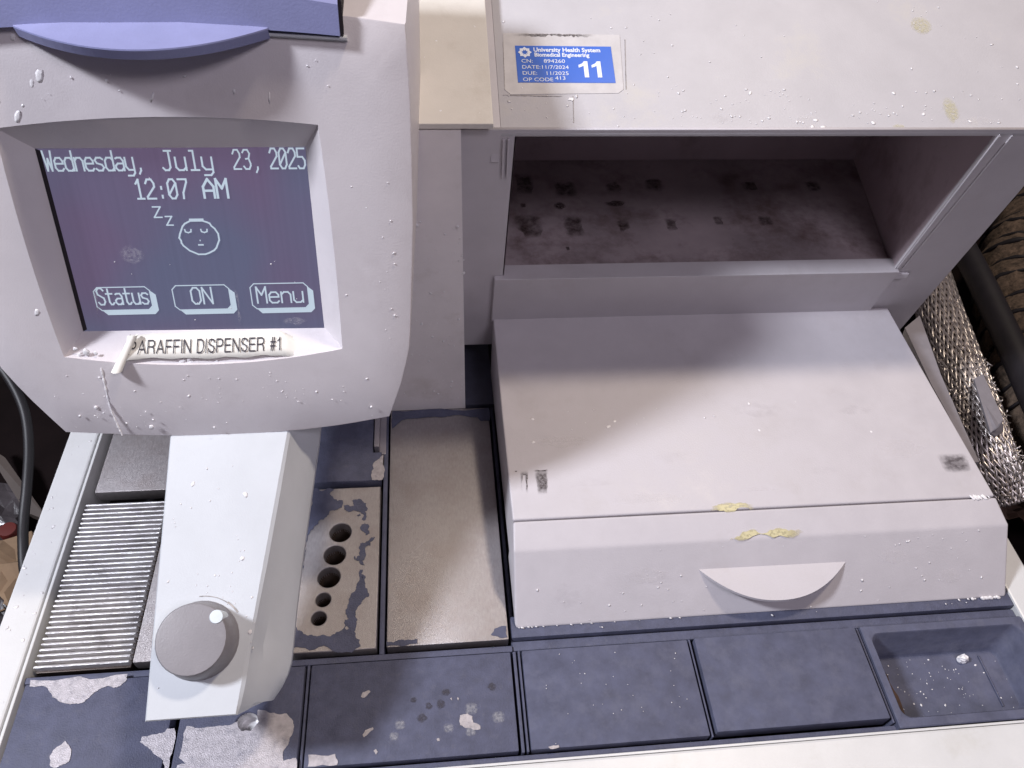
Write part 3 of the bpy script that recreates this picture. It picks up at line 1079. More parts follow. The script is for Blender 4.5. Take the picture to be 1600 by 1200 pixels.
def resample(pts, n):
    P = [Vector((p[0], p[1])) for p in pts]
    L = [0]
    for a, b in zip(P, P[1:]):
        L.append(L[-1] + (b - a).length)
    out = []
    for k in range(n):
        d = L[-1] * k / n
        i = 0
        while i < len(L) - 2 and L[i + 1] < d:
            i += 1
        t = (d - L[i]) / max(1e-9, L[i + 1] - L[i])
        out.append(P[i].lerp(P[i + 1], t))
    return out


def arc(a, b, bulge, n=12):
    a, b = Vector(a), Vector(b)
    d = b - a
    nr_ = Vector((-d.y, d.x)).normalized()
    return [a.lerp(b, k / n) + nr_ * bulge * (1 - (2 * k / n - 1) ** 2) for k in range(n + 1)]


NS = 18
uL, uR = -.1937, -.0627
FO = .014
top_o = arc((-.2437, -.0570), (-.0093, -.0585), -.0085)
right_o = [(-.0093, -.0585), (-.0084, -.027), (-.0088, .0035), (-.0096, .0364), (-.0110, .0580), (-.0144, .1064), (-.0195, .128), (-.0285, .1535)]
bot_o = [(-.0285, .1535), (-.055, .1580), (-.0805, .1607), (-.1050, .1620), (-.1284, .1623), (-.1500, .1616), (-.1711, .1602), (-.2125, .1562)]
left_o = [(-.2125, .1562), (-.2270, .130), (-.2349, .113), (-.241, .06), (-.2435, 0), (-.2437, -.0570)]
outer = resample([tuple(p) for p in top_o], NS) + resample(right_o, NS) + resample(bot_o, NS) + resample(left_o, NS)
top_b = arc((-.2030, -.0118), (-.0534, -.0135), -.0045)
right_b = arc((-.0534, -.0135), (-.0519, .1072), -.0012)
bot_b = arc((-.0519, .1072), (-.2006, .1075), -.0072)
left_b = arc((-.2006, .1075), (-.2030, -.0118), -.0020)
bez = []
for s in (top_b, right_b, bot_b, left_b):
    bez += resample([tuple(p) for p in s], NS)
scr = []
C4 = [(uL, 0), (uR, -.0005), (uR, .1001), (uL, .0985)]
for i in range(4):
    scr += resample([C4[i], C4[(i + 1) % 4]], NS)
bm = bmesh.new()


def dome(p):   # the face bulges a little
    cx, cy = -.126, .05
    return FO - .016 * max(0, (abs(p.x - cx) / .118)) ** 3 * .05 - .010 * max(0, (p.y - .10) / .06) ** 2 * .3


back = [HF(p.x + (p.x + .126) * .05, p.y, FO) + Vector((0, .11, .012)) for p in outer]
rim2 = [HF(p.x + (p.x + .126) * .004, p.y, dome(p)) + Vector((0, .0016, .0002)) for p in outer]
ou = [HF(p.x, p.y, dome(p)) for p in outer]
inn = [HF(p.x + (p.x + .126) * -.005, .05 + (p.y - .05) * .995, dome(p) + .0002) for p in outer]
mid = [HF(a.x * .5 + b.x * .5, a.y * .5 + b.y * .5, FO + .0003) for a, b in zip(outer, bez)]
b1 = [HF(p.x, p.y, FO) for p in bez]
b2 = [HF(a.x * .04 + b.x * .96, a.y * .04 + b.y * .96, FO * .95 - .0008) for a, b in zip(scr, bez)]
b3 = [HF(p.x, p.y, .0002) for p in scr]
loft(bm, [back, rim2, ou, inn, mid, b1, b2, b3], True, False)
HEAD = part('control_head', bm, M['head'], auto=28)

# screen
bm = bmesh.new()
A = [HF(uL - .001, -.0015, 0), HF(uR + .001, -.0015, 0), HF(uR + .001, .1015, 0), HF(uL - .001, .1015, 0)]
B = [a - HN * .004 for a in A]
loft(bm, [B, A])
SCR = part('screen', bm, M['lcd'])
# dark inner edge on left of the glass
bm = bmesh.new()
A = [HF(uL, 0, .0003), HF(uL + .0022, 0.001, .0003), HF(uL + .0022, .0975, .0003), HF(uL, .0985, .0003)]
loft(bm, [[a - HN * .0002 for a in A], A])
o = build('screen_border', bm, M['seam'])
o.parent = SCR

# stroke lettering for the display (drawn on a small grid, like a bitmap font)
G = {
    'W': [[(0, 1), (.22, 0), (.5, .62), (.78, 0), (1, 1)]],
    'e': [[(0, .36), (1, .36), (1, .5), (.75, .66), (.25, .66), (0, .5), (0, .15), (.25, 0), (.8, 0), (1, .1)]],
    'd': [[(1, 1), (1, 0)], [(1, .12), (.75, 0), (.25, 0), (0, .15), (0, .5), (.25, .66), (.75, .66), (1, .52)]],
    'n': [[(0, .66), (0, 0)], [(0, .5), (.3, .66), (.75, .66), (1, .5), (1, 0)]],
    's': [[(1, .58), (.75, .66), (.25, .66), (0, .53), (.2, .38), (.8, .3), (1, .16), (.75, 0), (.25, 0), (0, .09)]],
    'a': [[(.1, .62), (.3, .66), (.75, .66), (1, .5), (1, 0)], [(1, .36), (.3, .36), (0, .25), (0, .12), (.25, 0), (.7, 0), (1, .15)]],
    'y': [[(0, .66), (0, .2), (.3, .03), (1, .03)], [(1, .66), (1, -.12), (.75, -.27), (.1, -.27)]],
    ',': [[(.55, .1), (.55, 0), (.3, -.18)]],
    'J': [[(.35, 1), (1, 1)], [(.75, 1), (.75, .15), (.55, 0), (.2, 0), (0, .12)]],
    'u': [[(0, .66), (0, .15), (.25, 0), (.7, 0), (1, .15)], [(1, .66), (1, 0)]],
    'l': [[(.2, 1), (.55, 1), (.55, 0)], [(.15, 0), (.95, 0)]],
    '2': [[(0, .8), (.25, 1), (.75, 1), (1, .8), (1, .62), (0, .1), (0, 0), (1, 0)]],
    '3': [[(0, .86), (.25, 1), (.75, 1), (1, .8), (.8, .55), (.4, .53)], [(.8, .55), (1, .3), (1, .18), (.75, 0), (.25, 0), (0, .14)]],
    '0': [[(.3, 0), (0, .2), (0, .8), (.3, 1), (.7, 1), (1, .8), (1, .2), (.7, 0), (.3, 0)], [(.1, .25), (.9, .75)]],
    '5': [[(1, 1), (0, 1), (0, .58), (.7, .58), (1, .4), (1, .18), (.75, 0), (.2, 0), (0, .12)]],
    '1': [[(.15, .78), (.5, 1), (.5, 0)], [(.1, 0), (.9, 0)]],
    '7': [[(0, 1), (1, 1), (1, .85), (.45, .3), (.4, 0)]],
    ':': [[(.5, .62), (.5, .5)], [(.5, .16), (.5, .04)]],
    'A': [[(0, 0), (0, .6), (.5, 1), (1, .6), (1, 0)], [(0, .38), (1, .38)]],
    'M': [[(0, 0), (0, 1), (.5, .5), (1, 1), (1, 0)]],
    'z': [[(0, 1), (1, 1), (0, 0), (1, 0)]],
    'S': [[(1, .86), (.75, 1), (.25, 1), (0, .82), (.1, .62), (.9, .4), (1, .18), (.75, 0), (.25, 0), (0, .14)]],
    't': [[(.35, .95), (.35, .15), (.55, 0), (.8, 0), (1, .1)], [(0, .66), (.9, .66)]],
    'O': [[(.3, 0), (0, .2), (0, .8), (.3, 1), (.7, 1), (1, .8), (1, .2), (.7, 0), (.3, 0)]],
    'N': [[(0, 0), (0, 1), (1, 0), (1, 1)]],
}


def stroke(bm, pts, w, off, closed=False):
    """flat ribbon in head coordinates"""
    P = [Vector((p[0], p[1])) for p in pts]
    for a, b in zip(P, P[1:]):
        d = b - a
        if d.length < 1e-7:
            continue
        d.normalize()
        nn = Vector((-d.y, d.x)) * w / 2
        e = d * w * .42
        q = [a - e - nn, b + e - nn, b + e + nn, a - e + nn]
        off += .0000012
        bm.faces.new([bm.verts.new(HF(v.x, v.y, off)) for v in q])


def write(bm, s, u0, u1, vb, h, w=.00088, gap=.3, off=.0006):
    """letters from u0 to u1, baseline vb, cap height h"""
    n = len(s)
    pitch = (u1 - u0) / (n - gap) if n > 1 else (u1 - u0) / (1 - gap)
    cw = pitch * (1 - gap)
    for i, c in enumerate(s):
        for k, st in enumerate(G.get(c, [])):
            stroke(bm, [(u0 + i * pitch + p[0] * cw, vb - p[1] * h) for p in st], w, off + .00001 * k + .000003 * i)


def hu(px, py):
    return head_uv(px, py, 0.0)


bm = bmesh.new()
write(bm, 'Wednesday,', hu(66, 238)[0], hu(221, 238)[0], .0108, .0096, .00088, .22)
write(bm, 'July', hu(251, 238)[0], hu(329, 238)[0], .0108, .0096, .00092, .25)
write(bm, '23,', hu(363, 238)[0], hu(405, 238)[0], .0104, .0096, .0008, .3)
write(bm, '2025', hu(421, 238)[0], hu(475, 238)[0], .0102, .0100, .00088, .25)
o = build('date_text', bm, M['lcdtext'])
o.parent = SCR
bm = bmesh.new()
write(bm, '12:07', hu(213, 300)[0], hu(294, 300)[0], .0252, .0098, .00095, .25)
write(bm, 'AM', hu(319, 300)[0], hu(356, 300)[0], .0250, .0096, .0012, .22)
o = build('time_text', bm, M['lcdtext'])
o.parent = SCR
bm = bmesh.new()
write(bm, 'z', hu(240, 330)[0], hu(252, 330)[0], .0350, .0055, .0007, .3)
write(bm, 'z', hu(260, 345)[0], hu(270, 345)[0], .0392, .0046, .0007, .3)
cx, cy = hu(312, 370)
rx, ry = .0101, .0093
pts = []
for k in range(37):
    t = R(k * 10)
    q = (cx + rx * math.cos(t) * (1 - .06 * (math.sin(t) < 0) * abs(math.sin(t))), cy + ry * math.sin(t))
    pts.append((round(q[0] / .0007) * .0007, round(q[1] / .0007) * .0007))
stroke(bm, pts, .00085, .0006)
stroke(bm, [(cx - .003, cy - ry * .99), (cx + .003, cy - ry * .99)], .0016, .0007)
for e in (-.0052, .0030):
    stroke(bm, [(cx + e - .0016, cy - .0042), (cx + e - .0014, cy - .0030), (cx + e, cy - .0025), (cx + e + .0014, cy - .0030), (cx + e + .0016, cy - .0042)], .0007, .0007)
stroke(bm, [(cx - .0010, cy + .0042), (cx + .0012, cy + .0042)], .0008, .0007)
stroke(bm, [(cx + .0001, cy + .0016), (cx + .0001, cy + .0020)], .0005, .0007)
o = build('sleeping_face_icon', bm, M['lcdtext'])
o.parent = SCR
for txt, pa, pb in (('Status', (145, 449), (250, 490)), ('ON', (268, 446), (372, 489)), ('Menu', (390, 443), (493, 487))):
    a, b = hu(*pa), hu(*pb)
    bm = bmesh.new()
    u0, v0_, u1, v1_ = a[0], a[1], b[0] - .0028, b[1] - .0028
    c = .0022
    loop = [(u0 + c, v0_), (u1 - c, v0_), (u1, v0_ + c), (u1, v1_ - c), (u1 - c, v1_), (u0 + c, v1_), (u0, v1_ - c), (u0, v0_ + c), (u0 + c, v0_)]
    stroke(bm, loop, .00055, .0006)
    for q in ([(u1, v0_ + c), (u1 + .0028, v0_ + c + .0025), (u1 + .0028, v1_ + .0006), (u1 - c + .0028, v1_ + .0028), (u1 - c, v1_), (u1, v1_ - c)],
              [(u0 + c, v1_), (u1 - c, v1_), (u1 - c + .0028, v1_ + .0028), (u0 + c + .0026, v1_ + .0028)]):
        bm.faces.new([bm.verts.new(HF(x, y, .0005)) for x, y in q])
    w_ = u1 - u0
    ins = {'Status': .05, 'ON': .32, 'Menu': .10}[txt]
    write(bm, txt, u0 + w_ * ins, u1 - w_ * ins, v1_ - .0034, .0094, .00088, .24)
    o = build('screen_button', bm, M['lcdtext'])
    o.parent = SCR
    o['label'] = 'on-screen button reading ' + txt

# paper label stuck on the lower bezel
bo = .0142


def LB(t, r):    # t along label 0..1, r down the ledge 0..1
    u = -.1690 + t * (.0960)
    lo = .1098 + .0010 * math.sin(t * 3.1)
    v = .0995 + (lo - .0995) * r
    off = .0025 + (.0125 - .0025) * r + .0008
    return u, v, off


bm = bmesh.new()
rows = []
NT = 44
for r in (0, .33, .66, 1.0):
    row = []
    for k in range(NT + 1):
        t = k / NT
        u, v, off = LB(t, r)
        wob = .00045 * math.sin(t * 31) * (1 if r in (1.0,) else .3) + .0003 * random.uniform(-1, 1) * (r in (0, 1.0))
        curl = 0
        if t > .86:
            v += (t - .86) * .03
            off += .0012 * abs(math.sin((t - .86) * 40)) * (r < .7)
            if r == 0:
                v += (t - .86) * .020
        if t < .10:
            off += (.10 - t) * .022
        row.append(bm.verts.new(HF(u, v + wob, off)))
    rows.append(row)
for ra, rb in zip(rows, rows[1:]):
    for k in range(NT):
        bm.faces.new((ra[k], rb[k], rb[k + 1], ra[k + 1]))
TAPE = part('paper_label', bm, M['paper'], smooth=True)
TAPE['label'] = 'torn white paper label reading PARAFFIN DISPENSER #1'
sol = TAPE.modifiers.new('thick', 'SOLIDIFY')
sol.thickness = .00022
# curled left end folded over itself
bm = bmesh.new()
prof = []
for k in range(10):
    a = R(-60 + k * 30)
    rr = .0017 + .00008 * k
    prof.append((rr * math.cos(a), rr * math.sin(a)))
A = [HF(-.1645 + p[0] * 1.0, .0985, .0068 + p[1]) for p in prof]
B = [HF(-.1735 + p[0] * 1.4, .1155, .0175 + p[1] * 1.2) for p in prof]
rings = [[a.lerp(b, t) for a, b in zip(A, B)] for t in (0, .25, .5, .75, 1)]
vv = [[bm.verts.new(p) for p in rg] for rg in rings]
for a, b in zip(vv, vv[1:]):
    for k in range(len(a) - 1):
        bm.faces.new((a[k], a[k + 1], b[k + 1], b[k]))
o = build('curled_end', bm, M['paper'], smooth=True)
o.parent = TAPE
SANS = {
    'P': (.62, [[(0, 0), (0, 1), (.7, 1), (.95, .88), (1, .73), (.95, .58), (.7, .46), (0, .46)]]),
    'A': (.70, [[(0, 0), (.5, 1), (1, 0)], [(.18, .33), (.82, .33)]]),
    'R': (.66, [[(0, 0), (0, 1), (.7, 1), (.94, .9), (1, .74), (.94, .6), (.7, .5), (0, .5)], [(.68, .5), (.92, .36), (1, 0)]]),
    'F': (.56, [[(0, 0), (0, 1), (1, 1)], [(0, .5), (.88, .5)]]),
    'I': (.02, [[(.5, 0), (.5, 1)]]),
    'N': (.66, [[(0, 0), (0, 1), (1, 0), (1, 1)]]),
    'D': (.66, [[(0, 0), (0, 1), (.55, 1), (.85, .86), (1, .5), (.85, .14), (.55, 0), (0, 0)]]),
    'S': (.60, [[(1, .78), (.85, .95), (.5, 1), (.18, .95), (.04, .76), (.2, .58), (.8, .44), (.98, .24), (.82, .05), (.5, 0), (.15, .06), (0, .26)]]),
    'E': (.58, [[(1, 0), (0, 0), (0, 1), (.98, 1)], [(0, .52), (.9, .52)]]),
    '#': (.52, [[(.2, 0), (.45, 1)], [(.6, 0), (.85, 1)], [(.05, .33), (.95, .33)], [(.1, .66), (1, .66)]]),
    '1': (.28, [[(.1, .74), (.6, .82), (.85, 1), (.85, 0)]]),
    ' ': (.22, []),
}
LTXT = 'PARAFFIN DISPENSER #1'
adv = [SANS[c][0] + .24 for c in LTXT]
tot = sum(adv) - .24
tu0, tu1 = -.1672, -.0865
bm = bmesh.new()
xc = 0


def lab(p):
    u = tu0 + (tu1 - tu0) * p.x / tot
    tt = (u + .1690) / .0960
    _, q, off = LB(tt, .76 - p.y * .50)
    return HF(u, q, off + .00075 + (.10 - tt) * .022 * (tt < .10))


for c, ad in zip(LTXT, adv):
    wc, sts = SANS[c]
    for st in sts:
        P = [Vector((xc + p[0] * wc, p[1])) for p in st]
        for a, b in zip(P, P[1:]):
            d = b - a
            d.normalize()
            nn = Vector((-d.y, d.x)) * .052
            e = d * .045
            bm.faces.new([bm.verts.new(lab(v)) for v in (a - e - nn, b + e - nn, b + e + nn, a - e + nn)])
    xc += ad
o = build('label_lettering', bm, M['ink'])
o.parent = TAPE

# blue lid on top of the head
bm = bmesh.new()
Lt = []
bl_bot = arc((-.2135, -.0530), (-.0390, -.0545), .0012, 16)
off0 = .0185


def lid_ring(dv, doff, dy, dz, shrink=0):
    pts = []
    n = 16
    for k in range(n + 1):
        t = k / n
        u = -.2135 + shrink + (.1745 - 2 * shrink) * t
        arcv = -.0065 * (1 - (2 * t - 1) ** 2)
        pts.append(HF(u, -.0535 + dv + arcv * (.55 if dv == 0 else 1.0), doff) + Vector((0, dy, dz)))
    return pts


f0 = lid_ring(0, off0, 0, 0)
f1 = lid_ring(-.0130, off0 + .0004, 0, 0)
f2 = lid_ring(-.0158, off0 - .0015, 0, 0)
f3 = lid_ring(-.0158, off0 - .0015, .02, .007)
f4 = lid_ring(-.0158, off0 - .0015, .10, .034)
rows = [f0, f1, f2, f3, f4]
low = lid_ring(0.0, 0.008, .10, .0)
low0 = lid_ring(0.0, .008, 0, 0)
rows = [low, low0, f0, f1, f2, f3, f4]
vv = [[bm.verts.new(p) for p in rg] for rg in rows]
for a, b in zip(vv, vv[1:]):
    for k in range(len(a) - 1):
        bm.faces.new((a[k], a[k + 1], b[k + 1], b[k]))
bm.faces.new([r[0] for r in vv])
bm.faces.new([r[-1] for r in vv][::-1])
LIDB = part('tank_lid', bm, M['blue'], auto=35)
LIDB['label'] = 'periwinkle blue lid on top of the screen head'
bm = bmesh.new()
pa = hit(20, 40, S0 + HN * (off0 + .0005), HN)
pb = hit(418, 44, S0 + HN * (off0 + .0005), HN)
out = Vector((0, -.985, -.17))
top = []
for k in range(25):
    t = k / 24
    top.append(pa.lerp(pb, t) + Vector((0, 0, .0018 * (1 - (2 * t - 1) ** 2))) + out * .019 * (1 - abs(2 * t - 1) ** 2.0))
for k in range(25):
    t = 1 - k / 24
    top.append(pa.lerp(pb, t) + Vector((0, 0, .0018 * (1 - (2 * t - 1) ** 2))) + Vector((0, .006, .001)))
th = Vector((0, .0012, -.0052))
loft(bm, [top, [q + th * .12 + Vector((0, -.0004, 0)) for q in top], [q + th for q in top]])
o = build('lid_grip', bm, M['blue'])
o.parent = LIDB
# pale ledge below the lid and the dark gap at its right end
bm = bmesh.new()
A = []
for u, v in ((-.078, -.0560), (-.036, -.0540), (-.036, -.0505), (-.078, -.0525)):
    A.append(HF(u, v, FO - .001))
B = [HF(u, v, FO + .0028) for u, v in ((-.078, -.0545), (-.0362, -.0527), (-.0362, -.0518), (-.078, -.0536))]
loft(bm, [A, B])
o = build('lid_ledge', bm, M['white'])
o.parent = HEAD
bm = bmesh.new()
A = [HF(u, v, FO + .0026) for u, v in ((-.0388, -.0535), (-.0374, -.0535), (-.0374, -.0700), (-.0388, -.0700))]
loft(bm, [A, [a + Vector((0, .09, .03)) for a in A]])
o = build('lid_gap', bm, M['seam'])
o.parent = HEAD
for k, (pix, w) in enumerate((([(185, 392), (205, 382), (225, 392), (228, 405), (210, 414), (190, 408)], sm), ([(143, 452), (152, 450), (156, 480), (155, 500), (150, 498)], sm), ([(362, 448), (370, 452), (373, 485), (375, 508), (371, 508)], sm), ([(440, 500), (465, 494), (480, 502), (470, 508), (445, 508)], sm))):
    so = sheet3('wax_smear', pix, HF(0, 0, 0), HN, w, SCR, off=.0009, amp=.15)
# ---- dispensing arm
AQ = Vector((0, .28786364, .13229936))
AE = Vector((0, math.cos(R(21.5)), math.sin(R(21.5))))
AN = Vector((0, -math.sin(R(21.5)), math.cos(R(21.5))))


def AP(x, s, h=0.0):
    return AQ + Vector((x, 0, 0)) + AE * s + AN * h


SS = [.07, 0, -.036, -.074, -.1, -.118, -.1275, -.134, -.140, -.147, -.1515]
R0 = [-.0820, -.0892, -.0942, -.0995, -.1031, -.1057, -.1070, -.1079, -.1087, -.1097, -.1104]
R1 = [-.0785, -.0825, -.0860, -.0912, -.0970, -.1003, -.1000, -.1000, -.1010, -.1035, -.1075]
R2 = [-.0690, -.0748, -.0790, -.0832, -.0856, -.0868, -.0876, -.0895, -.0925, -.0975, -.1060]
R3 = [x - .001 for x in R2]


def arm_loop(rx, h, ds, xl=-.1553, inset=0.0):
    L = [AP(x, s + (ds if i == len(SS) - 1 else 0), h) for i, (x, s) in enumerate(zip(rx, SS))]
    L += [AP(xl, SS[-1] + ds, h), AP(xl, -.074, h), AP(xl, 0, h), AP(xl, .07, h)]
    return L


bm = bmesh.new()
loft(bm, [arm_loop(R0, 0, 0), arm_loop([a * .75 + b * .25 for a, b in zip(R0, R1)], -.0012, -.0006, -.1562),
          arm_loop(R1, -.012, .0010), arm_loop([a * .4 + b * .6 for a, b in zip(R1, R2)], -.018, .002),
          arm_loop(R2, -.027, .0045), arm_loop(R3, -.036, .0065)])
ARM = part('dispensing_arm', bm, M['white'], auto=24)
# hidden nozzle below the tip
bm = bmesh.new()
a = AP(-.132, -.132, -.034)
tube(bm, [a, Vector((a.x, a.y, .030))], [.006, .003], 16)
o = build('nozzle', bm, M['strip'], smooth=True)
o.parent = ARM
# knob
bm = bmesh.new()
kc = (-.1310, -.1135)
rings = []
for r, h in ((.0206, .0), (.0206, .0008), (.0200, .0016)):
    rings.append([AP(kc[0] + r * math.cos(R(10 * k)), kc[1] + r * math.sin(R(10 * k)), h) for k in range(36)])
for r, h in ((.0199, .0022), (.0183, .0150), (.0176, .0158), (.0168, .0159)):
    rings.append([AP(kc[0] + r * math.cos(R(10 * k)) * (1.0 + (0.055 if 4 < k < 7 else 0)), kc[1] + r * math.sin(R(10 * k)), h) for k in range(36)])
loft(bm, rings)
KN = build('temperature_knob', bm, M['knob'], auto=40)
KN.parent = ARM
bm = bmesh.new()
# pale pointer dot: a small round peg at the knob's rim, and a ring mark round the knob
dc = (kc[0] + .0122, kc[1] + .0106)
rings = [[AP(dc[0] + r * math.cos(R(18 * k)), dc[1] + r * math.sin(R(18 * k)), h) for k in range(20)] for r, h in ((.0036, .006), (.0036, .0160), (.0033, .0164))]
loft(bm, rings)
t_ = bm
o = build('pointer_dot', bm, M['dot'], auto=40)
o.parent = ARM
bm = bmesh.new()
ra, rb = .0222, .0226
pts = [AP(kc[0] + .0228 * math.cos(R(a)), kc[1] + .0228 * math.sin(R(a)), .0001) for a in range(35, 100, 5)]
for i in range(len(pts) - 1):
    a, b = pts[i], pts[i + 1]
    c = AP(*[kc[j] for j in (0, 1)], .0001)
    w = .0004 if i > 3 else .0009
    bm.faces.new([bm.verts.new(v + AN * .0002) for v in (a, b, b + (b - c).normalized() * w, a + (a - c).normalized() * w)])
o = build('dial_mark', bm, M['residue'])
o.parent = ARM

# ---- wax splashes: uncountable, one part
bmW = bmesh.new()


def blob(pos, nrm, r, flat=.2, elong=1.0, ang=0.0):
    nrm = nrm.normalized()
    u = nrm.cross(Vector((0.3, .1, .9)))
    if u.length < .01:
        u = nrm.cross(Vector((1, 0, 0)))
    u.normalize()
    v = nrm.cross(u)
    u, v = u * math.cos(ang) + v * math.sin(ang), v * math.cos(ang) - u * math.sin(ang)
    t = bmesh.new()
    bmesh.ops.create_icosphere(t, subdivisions=1 if r < .0009 else 2, radius=1)
    sd = random.uniform(0, 50)
    for q in t.verts:
        k = 1 + .45 * noise.noise(q.co * 1.6 + Vector((sd, sd, 0)))
        c = q.co * k * r
        q.co = pos + u * c.x * elong + v * c.y + nrm * c.z * flat
    for f in t.faces:
        f.smooth = True
    merge(bmW, t)


def scatter(fn, nrm, n, rmin, rmax, clusters=4, spread=.12, flat=.35):
    cs = [(random.random(), random.random()) for _ in range(clusters)]
    for i in range(n):
        if random.random() < .6:
            c = random.choice(cs)
            a, b = c[0] + random.gauss(0, spread), c[1] + random.gauss(0, spread)
        else:
            a, b = random.random(), random.random()
        if not (0.01 < a < .99 and .01 < b < .99):
            continue
        r = rmin * (rmax / rmin) ** (random.random() ** 2.2)
        blob(fn(a, b), nrm, r, flat, random.uniform(1, 1.8), random.random() * 6.3)


random.seed(21)
scatter(lambda a, b: HF(-.215 + a * .185, .118 + b * .036, FO + .0004), HN, 75, .00022, .0008, 6)
scatter(lambda a, b: HF(-.048 + a * .034, 0 + b * .13, FO + .0002), HN, 20, .0002, .0006, 3)
scatter(lambda a, b: HF(-.205 + a * .16, -.045 + b * .026, FO + .0006), HN, 14, .0002, .0008, 2)
scatter(lambda a, b: HF(-.19 + a * .125, .004 + b * .092, .0005), HN, 12, .0002, .0005, 3)
scatter(lambda a, b: Vector((-.03 + a * .052, .4127, .005 + b * .19)), Vector((0, -1, 0)), 110, .0003, .0012, 5, .1)
tn = Vector((0, -sl, 1)).normalized()
scatter(lambda a, b: Vector((-.004 + a * .038, .4135 + b * .09, .2618 + b * .09 * sl)), tn, 60, .0003, .0011, 5, .1)
scatter(lambda a, b: pq + Vector((a * .36, 0, 0)) + pu * (b * .035) + pn * .0002, pn, 150, .0003, .0012, 10, .06, .25)
scatter(lambda a, b: pq + Vector((a * .36, 0, 0)) + pu * (b * .11) + pn * .0002, pn, 60, .0003, .0009, 6, .08, .25)
scatter(lambda a, b: AP(-.152 + a * .05, -.148 + b * .14, .0001), AN, 60, .0003, .0012, 5, .1, .25)
scatter(lambda a, b: lid_q + Vector((a * .33, 0, 0)) + Vector((0, .1765, .0213)) * (b * .5) + lid_n * .0001, lid_n, 80, .0003, .0012, 8, .08, .25)
scatter(lambda a, b: Vector((.05 + a * .35, .217 + b * .036, b * .0385)) + nf * .0001, nf, 70, .0003, .0010, 6, .1)
scatter(lambda a, b: Vector((-.289 + a * .019, .14 + b * .26, .0001)), Vector((0, 0, 1)), 40, .0003, .0012, 4, .1, .25)
scatter(lambda a, b: Vector((.05 + a * .36, .213 + b * .004, .0006)), Vector((0, 0, 1)), 14, .0002, .0009, 3, .1)
scatter(lambda a, b: Vector((.30 + a * .1, .148 + b * .04, -.0298)), Vector((0, 0, 1)), 80, .0002, .0009, 6, .15)
scatter(lambda a, b: Vector((.05 + a * .23, .139 + b * .06, .0010)), Vector((0, 0, 1)), 50, .0002, .0005, 6, .15)
# drips named by where they ran on the head's face
for px, py, ln, w in ((238, 152, .0038, .0009), (421, 152, .0042, .0007), (366, 143, .0018, .0011), (28, 182, .0040, .0016), (50, 130, .003, .0012), (62, 118, .004, .0022),
                      (36, 165, .0012, .0009), (20, 58, .002, .0016), (237, 667, .0019, .0018), (130, 615, .0015, .0011), (58, 488, .0024, .0015), (125, 650, .0012, .0010), (150, 637, .0016, .0012), (335, 668, .0012, .0010)):
    u, v = head_uv(px, py, FO)
    blob(HF(u, v, FO + .0001), HN, w * .8, .28, ln / w, math.pi / 2 + random.uniform(-.2, .2))
pts = [head_uv(*p, FO) for p in ((158, 575), (165, 605), (172, 635), (182, 660), (191, 680))]
P = spline([HF(p[0], p[1], FO + .0001) for p in pts], 8)
tube(bmW, P, [.00035 + .0004 * abs(math.sin(i * .9)) * random.uniform(.5, 1) for i in range(len(P))], 7)
# wax ridges on the lower bezel
for px, py in ((118, 545), (125, 555), (150, 552), (135, 550), (285, 566), (300, 568), (340, 566), (296, 562)):
    u, v = head_uv(px, py, .012)
    blob(HF(u, v, .0122), HN, random.uniform(.001, .0018), .4, 1.3, random.random() * 6)
# wax bead along the bath front's lower edge and left edge
for k in range(14):
    t = random.random()
    blob(Vector((.049 + .15 * t ** 2, .2168, .0003 + random.uniform(0, .0008))), nf, random.uniform(.0003, .0008), .5, 2.2)
for k in range(14):
    blob(Vector((.375 + random.uniform(0, .03), .2168, .0006)), nf, random.uniform(.0006, .0014), .6, 1.6)
for k in range(14):
    blob(Vector((.382 + random.uniform(0, .018), .2725, .0472)), lid_n, random.uniform(.0005, .0012), .5, 2.4)
ws = part('wax_splashes', bmW, M['wax'])
ws['kind'] = 'stuff'

# ================================================================== LOOSE THINGS
# wax crumb in the tray
bm = bmesh.new()
random.seed(3)
c = on_z(1504, 1029, -.0278)
for k in range(5):
    t = bmesh.new()
    bmesh.ops.create_icosphere(t, subdivisions=2, radius=1)
    ce = c + Vector((random.uniform(-.0022, .0022), random.uniform(-.001, .001), random.uniform(-.002, .002)))
    sd = random.uniform(0, 30)
    for q in t.verts:
        q.co = ce + q.co * (.0024 * (1 + .6 * noise.noise(q.co * 1.4 + Vector((sd, 0, 0)))))
    merge(bm, t)
tag(build('wax_crumb', bm, M['wax']), 'small white wax crumb lying in the grey scrap tray', 'wax')

# black power cable at left
bm = bmesh.new()
pts = []
for p, z in (((-30, 540), -.02), ((0, 572), -.03), ((25, 610), -.04), ((40, 650), -.05), ((45, 700), -.06), ((42, 760), -.07), ((37, 810), -.08), ((36, 850), -.09), ((40, 900), -.10), ((60, 960), -.115)):
    pts.append(on_z(*p, z))
tube(bm, spline(pts, 6), .0042, 12)
tag(build('power_cable', bm, M['black'], smooth=True), 'black power cable hanging down past the left side of the machine', 'cable')

# board leaning at left
bm = bmesh.new()
A = [on_z(*p, z) for p, z in (((-30, 690), -.10), ((8, 715), -.10), ((78, 815), -.118), ((40, 800), -.118))]
B = [a + Vector((0, 0, -.008)) for a in A]
loft(bm, [B, A])
tag(build('brown_board', bm, M['board']), 'narrow brown board lying behind the black cable at left', 'board')
# red cap
bm = bmesh.new()
c = on_z(16, 832, -.122)
n = 20
loft(bm, [[c + Vector((r * math.cos(6.283 * k / n), r * math.sin(6.283 * k / n), z)) for k in range(n)] for r, z in ((.008, -.006), (.008, .004), (.0070, .006), (.004, .0062))])
tag(build('red_cap', bm, M['red'], auto=40), 'small dark red plastic cap beside the tan paper', 'cap')


